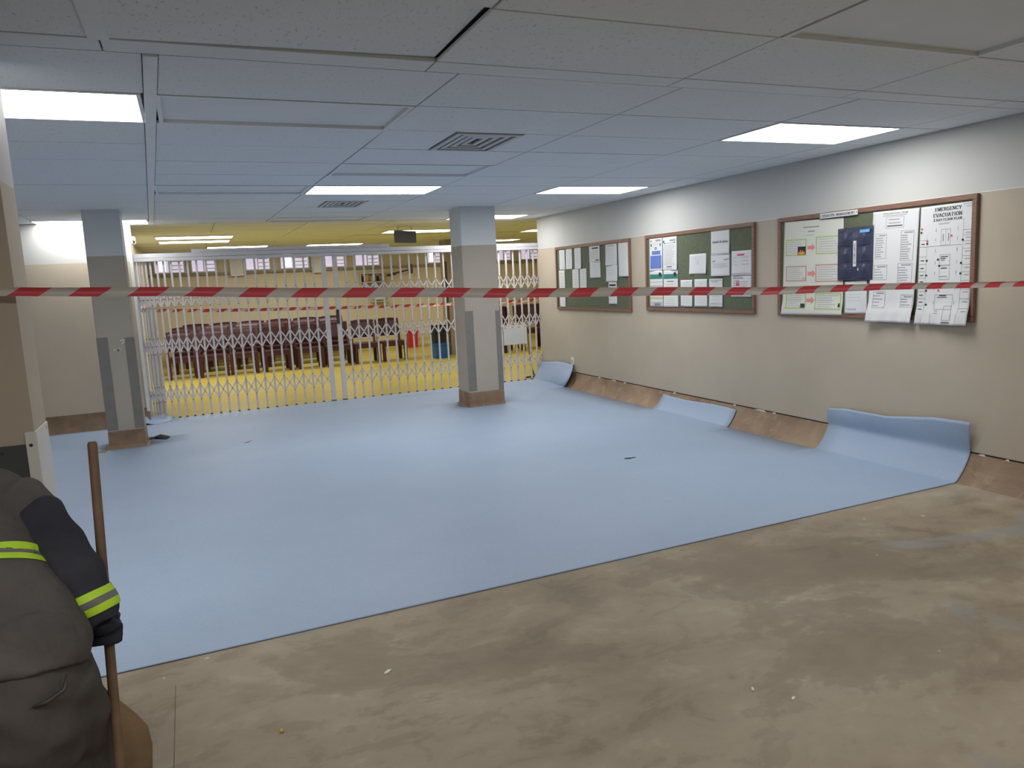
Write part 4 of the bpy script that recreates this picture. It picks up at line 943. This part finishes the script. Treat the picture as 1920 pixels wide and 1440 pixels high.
def resample(K, n):
    out = []
    for i in range(n + 1):
        u = i / n * (len(K) - 1); k = min(int(u), len(K) - 2); f = u - k
        out.append(tuple(K[k][c] * (1 - f) + K[k + 1][c] * f for c in range(3)))
    return out
tag(ribbon('barrier_tape', resample(KT, 160), .036, 'barrier_tape', '', phase=-.0098, wf=lambda u: .78 + .34 * math.sin(u * math.pi * .95 + .25) ** 2), 'red and white barrier tape stretched across the room in front of everything', 'barrier tape')
KF = [(-.75, 11.32, 1.435), (.3, 11.3, 1.375), (1.459, 11.3, 1.33), (2.7, 11.3, 1.288), (3.844, 11.3, 1.262), (4.6, 11.3, 1.248), (5.6, 11.32, 1.245)]
tag(ribbon('barrier_tape', resample(KF, 90), .045, 'barrier_tape_far', '', phase=.02), 'red and white barrier tape hung low just behind the trellis gate', 'barrier tape')

# ------------------------------------------------------------------ things in the hall behind the gate
def make_chair():
    t = empty('hall_chair')
    mb = MB().box(-.265, .265, -.24, .22, .375, .415)
    mb.build('seat', 'maroon', t, bevel=.012)
    MB().box(-.235, .235, -.232, -.205, .315, .376).build('front_apron', 'maroon', t, bevel=.005)
    for sx in (-1, 1):
        for y in (-.205, .19):
            MB().bar((sx * .235, y, -.002), (sx * .235, y, .38), .062, .07, side=(1, 0, 0)).build('leg', 'maroon', t, bevel=.006)
        MB().bar((sx * .24, .20, .40), (sx * .235, .29, .86), .045, .04, side=(1, 0, 0)).build('back_post', 'maroon', t, bevel=.005)
    vs, fs = [], []
    for j in range(6):
        for i in range(9):
            a, b_ = i / 8 * 2 - 1, j / 5
            vs.append((a * .262, .235 + b_ * .075 + .03 * (1 - a * a), .52 + .36 * b_ + .018 * (1 - a * a) * (b_ > .9)))
    fs = [(j * 9 + i, j * 9 + i + 1, j * 9 + i + 10, j * 9 + i + 9) for j in range(5) for i in range(8)]
    MB().add(vs, fs).build('backrest', 'maroon', t, smooth=True, solid=.022)
    return t
ORD = ['leftmost', 'second from left', 'third from left', 'fourth from left', 'fifth from left', 'sixth from left', 'seventh from left', 'rightmost']
chair = make_chair(); first = True
def put_chair(x, y, rz, label, group, sc=1.0):
    global first
    o = chair if first else copy_tree(chair)
    first = False
    o.location = (x, y, 0); o.rotation_euler = (0, 0, rz); o.scale = (sc, sc, sc)
    return tag(o, label, 'chair', group)
R1 = [(-.22, .57), (.345, .56), (.915, .58), (1.535, .6), (2.195, .6), (2.785, .55), (3.365, .6), (3.935, .55)]
for k, (x, w) in enumerate(R1):
    put_chair(x, 15.90 + random.uniform(-.04, .04), random.uniform(-.05, .05), 'maroon hall chair, %s in the front row behind the gate' % ORD[k], 'maroon chairs in the front row')
for k in range(6):
    put_chair(-.1 + k * .6, 16.95 + random.uniform(-.05, .05), random.uniform(-.05, .05), 'maroon hall chair, %s in the second row behind the gate' % (ORD[k] if k < 5 else 'rightmost'), 'maroon chairs in the second row', 1.04)
for k in range(6):
    put_chair(.1 + k * .6, 18.0 + random.uniform(-.05, .05), random.uniform(-.05, .05), 'maroon hall chair, %s in the third row behind the gate' % (ORD[k] if k < 5 else 'rightmost'), 'maroon chairs in the third row', 1.05)
for k, (x, y, rz) in enumerate([(6.5, 15.6, .3), (7.2, 15.9, -.1), (7.9, 16.1, .1)]):
    put_chair(x, y, rz, 'maroon hall chair glimpsed between the middle column and right wall, %s' % ['nearest the column', 'middle of three', 'nearest the wall'][k], 'maroon chairs seen right of the middle column', 1.12)

def open_box(name, x0, x1, y0, y1, z1, mat, label, cat, taper=.02, lid=None):
    t = empty(name, ((x0 + x1) / 2, (y0 + y1) / 2, 0), label, cat)
    b0 = [(x0 + taper, y0 + taper), (x1 - taper, y0 + taper), (x1 - taper, y1 - taper), (x0 + taper, y1 - taper)]
    b1 = [(x0, y0), (x1, y0), (x1, y1), (x0, y1)]
    i1 = [(x0 + .015, y0 + .015), (x1 - .015, y0 + .015), (x1 - .015, y1 - .015), (x0 + .015, y1 - .015)]
    vs = [(*p, -.002) for p in b0] + [(*p, z1) for p in b1] + [(*p, z1) for p in i1] + [(*p, .02) for p in [(a * .9 + (x0 + x1) * .05, c * .9 + (y0 + y1) * .05) for a, c in b0]]
    fs = [(3, 2, 1, 0)] + [(k, (k + 1) % 4, 4 + (k + 1) % 4, 4 + k) for k in range(4)] + [(4 + k, 4 + (k + 1) % 4, 8 + (k + 1) % 4, 8 + k) for k in range(4)] + [(8 + k, 8 + (k + 1) % 4, 12 + (k + 1) % 4, 12 + k) for k in range(4)] + [(12, 13, 14, 15)]
    MB().add(vs, fs).build('body', mat, t)
    MB().box(x0 - .012, x1 + .012, y0 - .012, y0 + .004, z1 - .03, z1).box(x0 - .012, x1 + .012, y1 - .004, y1 + .012, z1 - .03, z1).box(x0 - .012, x0 + .004, y0, y1, z1 - .03, z1).box(x1 - .004, x1 + .012, y0, y1, z1 - .03, z1).build('rim', mat, t)
    if lid: MB().box(x0 - .01, x1 + .01, y0 - .01, y1 + .01, z1, z1 + .03).build('lid', mat, t, bevel=.01)
    return t
open_box('storage_box', 4.70, 5.04, 15.3, 15.6, .31, 'bin_blue', 'small blue plastic box on the yellow floor behind the gate', 'box')
open_box('waste_bin', 4.86, 5.13, 15.78, 16.05, .65, 'bin_black', 'black lidded bin behind the blue box in the hall', 'bin', lid=True)
open_box('red_bin', 5.03, 5.28, 18.55, 18.78, .42, 'red_plastic', 'red plastic bin by the far wall, seen past the end chair', 'bin')
t = empty('hall_column', (5.52, 16.2, 0), 'grey brown column in the hall with a dark edge, left of the middle column', 'column')
MB().box(5.30, 5.75, 16.0, 16.45, -.002, CEIL).build('shaft', 'door_grey', t, bevel=.006)
MB().box(5.225, 5.30, 15.99, 16.08, -.002, 2.05).build('dark_edge', 'dark_wood', t)
t = empty('hanging_sign', (3.35, 12.0, 2.25), 'dark grey sign box hung under the hall ceiling', 'sign')
MB().prism([(3.12, 11.86), (3.52, 12.10), (3.50, 12.16), (3.10, 11.92)], 'z', 2.265, 2.455).build('sign_box', 'sign_grey', t, bevel=.004)
for x, y in ((3.18, 11.93), (3.44, 12.09)): MB().bar((x, y, 2.45), (x, y, CEIL), .008, .008).build('hanger', 'guard_grey', t)
# high windows of the far wall
WIN = [(-.62, -.02), (.16, .66), (1.34, 1.86), (2.13, 2.76), (3.12, 3.68), (3.92, 4.50), (5.78, 6.18), (7.70, 8.10), (8.42, 8.95)]
for k, (a, c) in enumerate(WIN):
    t = empty('window_%d' % (k + 1), ((a + c) / 2, 18.99, 2.12), kind='structure')
    z0, z1 = 2.12, 2.50
    MB().box(a, c, 18.975, 18.99, z0, z1).build('pane', 'window_pane', t)
    MB().box(a + (c - a) * .15, a + (c - a) * .38, 18.972, 18.975, z0 + .03, z1 - .03).build('bright_pane', 'window_sky' if k % 3 == 0 else 'window_pane', t)
    fr = MB()
    for bx in ((a - .03, a, z0 - .03, z1 + .02), (c, c + .03, z0 - .03, z1 + .02), (a, c, z0 - .03, z0), (a, c, z1, z1 + .02), ((a + c) / 2 - .012, (a + c) / 2 + .012, z0, z1)):
        fr.box(bx[0], bx[1], 18.955, 18.995, bx[2], bx[3])
    fr.build('window_frame', 'jamb_white', t)
    for q in range(4):
        z = z0 + .05 + q * .09
        MB().box((a + c) / 2 + .02, c - .02, 18.966, 18.972, z, z + .02).build('blind_slat', 'jamb_white', t)
struct(MB().box(-.78, 10.0, 18.90, 18.999, 2.03, 2.075), 'trim_3', 'door_grey')
for k, (a, c) in enumerate([(.97, 1.26), (2.83, 3.06)]):
    struct(MB().box(a, c, 18.86, 19.0, 1.98, CEIL), 'trim_%d' % (4 + k), 'jamb_white')
# shelf, screen and dispenser on the far wall
t = empty('wall_shelf', (4.3, 18.95, 1.45), 'small cream wall shelf with bottles at the far end of the hall', 'shelf')
for z in (1.45, 1.68, 1.9): MB().box(3.98, 4.56, 18.80, 19.0, z, z + .02).build('shelf_board', 'shelf_cream', t)
for x in (3.97, 4.55): MB().box(x, x + .02, 18.80, 19.0, 1.45, 1.95).build('side_panel', 'shelf_cream', t)
for k, (x, z, c) in enumerate([(4.06, 1.70, 'ink_dark'), (4.16, 1.70, 'ink_orange'), (4.30, 1.70, 'shelf_cream'), (4.42, 1.70, 'ink_dark'), (4.12, 1.47, 'white_plastic'), (4.36, 1.47, 'white_plastic')]):
    t = empty('bottle', (x, 18.88, z), ['dark bottle at left on the upper far shelf', 'orange bottle on the upper far shelf', 'cream bottle on the upper far shelf', 'dark bottle at right on the upper far shelf', 'white bottle at left on the lower far shelf', 'white bottle at right on the lower far shelf'][k], 'bottle', 'bottles on the far shelf')
    MB().loft([(x, 18.88, z), (x, 18.88, z + .12), (x, 18.88, z + .15), (x, 18.88, z + .155)], [.035, .035, .014, .013], n=10).build('bottle_body', c, t, smooth=True)
    MB().loft([(x, 18.88, z + .152), (x, 18.88, z + .175)], [.016, .016], n=10).build('cap', 'white_plastic', t)
t = empty('wall_screen', (5.1, 18.9, 1.8), 'dark screen on a wall arm at the far end of the hall', 'screen')
MB().box(5.14, 5.24, 18.5, 18.62, 1.86, 2.09).build('screen_body', 'sign_grey', t, bevel=.006)
MB().bar((4.85, 18.98, 1.88), (5.16, 18.6, 1.95), .03, .03).bar((4.70, 18.98, 1.84), (4.9, 18.98, 1.88), .06, .05).build('arm', 'lock_dark', t)
t = empty('paper_dispenser', (4.42, 18.92, 1.25), 'white dispenser on the far wall below the shelf', 'dispenser')
MB().box(4.28, 4.58, 18.82, 19.0, 1.24, 1.36).build('dispenser_body', 'white_plastic', t, bevel=.02)
MB().box(4.22, 4.64, 18.80, 19.0, 1.19, 1.215).build('ledge', 'shelf_cream', t)

# ------------------------------------------------------------------ litter
MB().prism([(-.203, 2.2), (-.200, 2.2), (-.202, 2.7), (-.205, 3.30), (-.207, 3.30), (-.2045, 2.7)], 'z', .0003, .0012).build('floor_crack', 'glue_dark', bpy.data.objects['floor'])
t = empty('black_rag', (-.46, 9.33, .006), 'crumpled black scrap on the vinyl by the left column', 'scrap')
vs = [(-.57, 9.40, .008), (-.50, 9.34, .03), (-.38, 9.235, .008), (-.34, 9.33, .02), (-.42, 9.45, .028), (-.52, 9.47, .01), (-.44, 9.36, .05)]
MB().add(vs, [(0, 1, 6, 5), (1, 2, 6), (2, 3, 6), (3, 4, 6), (4, 5, 6)]).build('scrap_body', 'bin_black', t, solid=.003)
MB().loft([(-.57, 9.40, .012), (-.53, 9.38, .018), (-.50, 9.37, .012)], [.012, .014, .008], n=8).build('knot', 'guard_grey', t)
t = MB().loft([(3.375, 5.57, .010), (3.42, 5.55, .012), (3.455, 5.558, .012), (3.478, 5.552, .010)], [.004, .005, .005, .003], n=8)
t.build('wire_offcut', 'lock_dark', smooth=True, label='short dark wire offcut lying on the blue vinyl', cat='wire')
MB().add([(.40, 8.46, .008), (.445, 8.46, .014), (.485, 8.55, .010), (.43, 8.53, .02)], [(0, 1, 3), (1, 2, 3)]).build('paper_scrap', 'ink_pale', label='tiny pale paper scrap on the vinyl between the columns', cat='scrap', solid=.001)
MB().prism([(-1.05, 8.87), (-.955, 8.86), (-.955, 9.05), (-1.0, 9.02)], 'z', .006, .009).build('glue_patch', 'glue_brown', label='pale brown scraped patch at the foot of the left column', cat='patch')
mb = MB().loft([(.161, 2.739, .0), (.161, 2.739, .006), (.161, 2.739, .012)], [.005, .008, .004], n=8)
mb.build('yellow_pebble', 'yellow_vinyl', smooth=True, label='tiny yellow pebble on the bare concrete', cat='pebble')
for k, (x, y, a, l, lab) in enumerate([(1.95, 2.05, .4, .014, 'pale paint chip on the concrete, nearest the middle'), (1.86, 2.17, 1.0, .013, 'pale paint chip on the concrete, farther of the middle pair'), (3.0, 1.72, .3, .014, 'pale paint chip on the concrete near the right edge'), (.62, 2.98, .6, .022, 'larger pale paint chip on the concrete near the vinyl edge')]):
    ca, sa = math.cos(a), math.sin(a)
    MB().prism([(x + ca * u - sa * v, y + sa * u + ca * v) for u, v in ((-l, -.2 * l), (-.2 * l, -.45 * l), (l, -.1 * l), (.5 * l, .4 * l), (-.6 * l, .3 * l))], 'z', .0005, .004).build('paint_chip', 'fleck', label=lab, cat='paint chip')

# ------------------------------------------------------------------ worker, seen from behind, bending over a pole
BASE = Vector((-.50, 2.15, 0))
def evaluated(mb, voxel, smooth=6, sub=0):
    me = bpy.data.meshes.new('tmp'); me.from_pydata([tuple(Vector(p) - BASE) for p in mb.v], [], mb.f)
    bm = bmesh.new(); bm.from_mesh(me); bmesh.ops.recalc_face_normals(bm, faces=bm.faces); bm.to_mesh(me); bm.free()
    o = bpy.data.objects.new('tmp', me); COL.objects.link(o)
    r = o.modifiers.new('r', 'REMESH'); r.mode = 'VOXEL'; r.voxel_size = voxel; r.use_smooth_shade = True
    s = o.modifiers.new('s', 'SMOOTH'); s.iterations = smooth; s.factor = .5
    dg = bpy.context.evaluated_depsgraph_get(); dg.update()
    out = bpy.data.meshes.new_from_object(o.evaluated_get(dg))
    bpy.data.objects.remove(o); bpy.data.meshes.remove(me)
    return out
def part(name, me, mat, parent, **kw):
    me.name = name; me.materials.clear(); me.materials.append(MATS[mat])
    for p in me.polygons: p.use_smooth = True
    o = mesh_obj(name, me, parent)
    return tag(o, **kw)
RT = Vector((.97, -.24, 0))            # the worker's right-hand side, slightly turned
hem, mid, chest, shd, neck, head = [Vector(v) for v in ((-.510, 2.112, .745), (-.570, 2.240, .890), (-.612, 2.375, .990), (-.625, 2.490, 1.070), (-.645, 2.600, 1.050), (-.685, 2.71, .965))]
rs, re_, rw = Vector((-.472, 2.400, 1.052)), Vector((-.338, 2.225, .895)), Vector((-.298, 2.190, .765))
ls = Vector((-.765, 2.47, 1.02)); le = Vector((-.86, 2.52, .78)); lw = Vector((-.80, 2.56, .56))
hipc = Vector((-.515, 2.10, .66))
rh, rk, ra = Vector((-.415, 2.10, .66)), Vector((-.385, 2.28, .40)), Vector((-.40, 2.14, .10))
lh, lk_, la = Vector((-.60, 2.12, .66)), Vector((-.635, 2.30, .40)), Vector((-.66, 2.16, .10))
# body (skin): one continuous figure
body = MB()
body.loft([hipc + Vector((0, 0, -.05)), hipc, mid, chest, shd, neck], [(.13, .09), (.14, .10), (.13, .09), (.15, .09), (.14, .07), (.055, .055)], side=RT, n=20)
body.loft([shd, neck, neck.lerp(head, .45)], [.06, .055, .055], side=RT, n=14)
hd = (head - neck).normalized()
body.loft([neck.lerp(head, .35), head - hd * .05, head, head + hd * .06, head + hd * .10, head + hd * .118], [(.05, .055), (.070, .085), (.076, .095), (.068, .085), (.045, .06), (.012, .02)], side=RT, n=18)
face = RT.cross(hd).normalized()
if face.z > 0: face = -face
body.loft([head + face * .085, head + face * .112 - hd * .012, head + face * .09 - hd * .03], [.012, .017, .014], side=RT, n=8)      # nose
body.loft([head + face * .080 - hd * .055, head + face * .092 - hd * .058], [(.026, .010), (.018, .006)], side=RT, n=8)            # mouth
for s in (-1, 1):
    body.loft([head + RT * (s * .072), head + RT * (s * .088) - face * .008], [(.012, .030), (.008, .024)], side=hd, n=8)          # ears
for a, b_, c, r in ((rs, re_, rw, 1), (ls, le, lw, 1)): body.loft([a, b_, c], [.045, .038, .028], side=RT, n=12)
for a, b_, c in ((rh, rk, ra), (lh, lk_, la)): body.loft([a, b_, c], [.075, .055, .04], side=RT, n=12)
person = part('person', evaluated(body, .011, 4), 'skin', None, label='worker seen from behind, bending over a wooden pole, grey overalls with yellow green reflective bands', cat='person')
person.location = BASE
E2 = [head + face * .083 + RT * (s * .032) + hd * .005 for s in (-1, 1)]
for e in E2:
    MB().loft([e - face * .006, e + face * .004], [.011, .008], side=RT, n=10).build('eye', 'ink_dark', person, smooth=True)
cap = MB()
cap.loft([head - face * .035 - hd * .055, head - face * .02, head - face * .012 + hd * .06, head - face * .006 + hd * .108, head + hd * .13], [(.062, .075), (.084, .092), (.077, .090), (.05, .068), (.015, .02)], side=RT, n=18)
part('hair', evaluated(cap, .008, 3), 'hair', person)
# jacket
jk = MB()
jk.loft([hem + Vector((-.0022, -.0075, -.022)), hem, hem.lerp(mid, .35), mid, chest, shd, shd.lerp(neck, .5)], [(.196, .142), (.202, .147), (.194, .150), (.176, .145), (.168, .135), (.155, .115), (.085, .075)], side=RT, n=28, power=2.3)
jk.loft([shd.lerp(neck, .2), neck, neck.lerp(head, .2)], [.08, .072, .070], side=RT, n=16)
for s, a in ((1, rs), (-1, ls)): jk.loft([shd.lerp(chest, .4), a, a + ((re_ if s > 0 else le) - a) * .22], [.112, .094, .080], side=RT, n=16)
jme = evaluated(jk, .010, 8)
# loose folds across the back
for v in jme.vertices:
    p = v.co + BASE
    k = (p - hem).dot((mid - hem).normalized())
    if k < .22: v.co += v.normal * (.008 * math.sin(p.x * 34 + p.z * 48) * math.sin(k * 14 + p.x * 9))
    if k < .02: v.co += v.normal * .006
jacket = part('jacket', jme, 'jacket_back', person, label='dusty grey work jacket')
def sleeve(a, b_, c, k):
    mb = MB()
    mid1 = a.lerp(b_, .5); mid2 = b_.lerp(c, .5); end = b_.lerp(c, 1.02)
    mb.loft([a + (b_ - a) * .02, a + (b_ - a) * .16, mid1, b_, mid2, end], [.062, .079, .074, .066, .063, .050], side=RT, n=18)
    me = evaluated(mb, .009, 8)
    for v in me.vertices:
        p = v.co + BASE
        v.co += v.normal * (.006 * math.sin(p.z * 60 + p.x * 25) * math.sin(p.x * 31 - p.y * 17))
    return part('sleeve', me, 'jacket_sleeve', person, label=k)
sl = sleeve(rs, re_, rw, 'dark navy sleeve'); sl2 = sleeve(ls, le, lw, 'dark navy sleeve')
def band(src, o, d, a0, a1, name, mat, keep=None, lift=.003):
    bm = bmesh.new(); bm.from_mesh(src.data)
    o = o - BASE; d = d.normalized()
    bmesh.ops.bisect_plane(bm, geom=bm.verts[:] + bm.edges[:] + bm.faces[:], plane_co=o + d * a0, plane_no=d, clear_inner=True)
    bmesh.ops.bisect_plane(bm, geom=bm.verts[:] + bm.edges[:] + bm.faces[:], plane_co=o + d * a1, plane_no=d, clear_outer=True)
    bm.normal_update()
    if keep:
        bmesh.ops.delete(bm, geom=[f for f in bm.faces if not keep(f.calc_center_median() + BASE)], context='FACES')
    for v in bm.verts: v.co += v.normal * lift
    me = bpy.data.meshes.new(name); bm.to_mesh(me); bm.free()
    return part(name, me, mat, src)
ax = (chest - mid)
bd = (ax.normalized() + Vector((.10, 0, .25))).normalized()
org = Vector((-.50, 2.13, 1.0))
for a0, a1, nm, mt in ((.005, .025, 'reflective_band', 'hivis'), (.025, .038, 'grey_band', 'hivis_grey'), (.038, .058, 'reflective_band', 'hivis')):
    band(jacket, org, bd, a0, a1, nm, mt)
fd = (rw - re_); fo = re_
for a0, a1, nm, mt in ((.052, .072, 'reflective_band', 'hivis'), (.072, .090, 'grey_band', 'hivis_grey'), (.090, .110, 'reflective_band', 'hivis')):
    band(sl, fo, fd, a0, a1, nm, mt, keep=lambda p: (p - fo).dot(fd) > 0 and (p - re_.lerp(rw, .6)).length < .13)
    band(sl2, le, lw - le, a0 + .06, a1 + .06, nm, mt, keep=lambda p: (p - le.lerp(lw, .6)).length < .16)
# trousers
tr = MB()
tr.loft([hem + Vector((0, .0, .02)), hipc, hipc + Vector((0, -.0, -.07)), hipc + Vector((0, .03, -.17)), hipc + Vector((0, .05, -.27))], [(.165, .125), (.182, .150), (.184, .148), (.165, .13), (.12, .09)], side=RT, n=24, power=2.3)
for a, b_, c in ((rh, rk, ra), (lh, lk_, la)):
    tr.loft([a + Vector((0, 0, .02)), a.lerp(b_, .4), b_, b_.lerp(c, .5), c + Vector((0, 0, -.02))], [(.105, .125), (.10, .112), (.085, .09), (.075, .08), (.072, .078)], side=RT, n=20)
tme = evaluated(tr, .010, 8)
for v in tme.vertices:
    p = v.co + BASE
    v.co += v.normal * (.006 * math.sin(p.z * 44 + p.x * 20) * math.sin(p.x * 23 + p.z * 11))
trousers = part('trousers', tme, 'trousers_cloth', person, label='grey work trousers')
# pocket opening on the right hip
pk = [Vector((-.352, 1.985, .735)), Vector((-.360, 1.972, .705)), Vector((-.395, 1.960, .690)), Vector((-.425, 1.953, .688))]
MB().loft(pk, [.004, .006, .006, .003], n=6).build('pocket_edge', 'lock_dark', trousers, smooth=True)
for a, k in ((ra, 0), (la, 1)):
    f = Vector((.1, .99, 0)).normalized()
    bt = MB()
    z0 = .0
    bt.loft([Vector((a.x, a.y, .14)), Vector((a.x, a.y, .07)), Vector((a.x, a.y, .02)) , Vector((a.x, a.y, .004))], [(.05, .055), (.048, .06), (.045, .065), (.045, .065)], side=RT, n=14)
    q = Vector((a.x, a.y, .04))
    bt.loft([q - f * .06, q + f * .05, q + f * .13, q + f * .175], [(.045, .04), (.05, .045), (.048, .036), (.03, .02)], side=RT, n=14, power=2.6)
    part('boot', evaluated(bt, .008, 3), 'boot', person)
# gloved right hand closed round the pole; left hand resting on the knee
ptop, pbot = Vector((-.288, 2.391, 1.220)), Vector((-.293, 2.159, .364))
pd = (ptop - pbot).normalized()
pc = pbot + pd * ((rw - pbot).dot(pd) - .028)          # pole axis at the grip
toc = (rw - pc); toc = (toc - pd * toc.dot(pd)).normalized()      # from the pole towards the wrist
ac = pd.cross(toc).normalized()
if ac.x < 0: ac = -ac
gl = MB()
palm = pc + toc * .030
gl.loft([rw - (rw - re_) * .06, rw.lerp(palm, .5), palm + pd * .01, palm - pd * .035], [(.034, .026), (.040, .024), (.046, .020), (.040, .018)], side=ac, n=14)
lens = [.92, 1.0, .96, .80]
for i in range(4):
    ctr = pc + pd * (.034 - i * .0215)
    R_ = .0245
    pts = []
    for q in range(7):
        an = math.radians(20 + q * 38 * lens[i])
        pts.append(ctr + (toc * math.cos(an) + ac * math.sin(an)) * R_ * (1.15 if q < 2 else 1.0))
    gl.loft(pts, [.0105, .0108, .0108, .0104, .010, .0092, .0075], side=pd, n=10)
th = [palm - ac * .030 + pd * .02, pc - ac * .026 + toc * .012 + pd * .042, pc - ac * .022 - toc * .016 + pd * .048, pc - ac * .002 - toc * .027 + pd * .046]
gl.loft(th, [.014, .0125, .0115, .009], side=pd, n=10)
part('glove', evaluated(gl, .0042, 2), 'glove', person, label='dark navy glove gripping the pole')
gl = MB()
d = (Vector((-.735, 2.36, .455)) - lw).normalized(); sd = RT
pm = lw + d * .06
gl.loft([lw - d * .02, lw + d * .03, pm + d * .03], [(.032, .024), (.042, .020), (.044, .018)], side=sd, n=14)
for i in range(4):
    o0 = pm + d * .025 + sd * (-.033 + i * .022)
    L = [.062, .072, .068, .055][i]
    gl.loft([o0, o0 + d * L * .5 + Vector((0, 0, .006)), o0 + d * L * .85 + Vector((0, -.012, -.006)), o0 + d * L + Vector((0, -.02, -.02))], [.0105, .010, .0095, .007], side=sd, n=10)
gl.loft([pm + sd * .036 - d * .02, pm + sd * .062 + d * .008, pm + sd * .070 + d * .035], [.013, .0115, .009], side=d, n=10)
part('glove', evaluated(gl, .0045, 2), 'glove', person, label='dark navy glove on the knee')
# the pole
tfl = -pbot.z / pd.z
foot = pbot + pd * (tfl + .001)
t = empty('wooden_pole', foot, 'worn round wooden pole held upright by the bending worker', 'pole')
MB().loft([foot, foot.lerp(ptop, .33), foot.lerp(ptop, .66), ptop - pd * .006, ptop], [.0135, .0132, .0128, .0128, .010], n=18).build('pole_shaft', 'pole_wood', t, smooth=False)
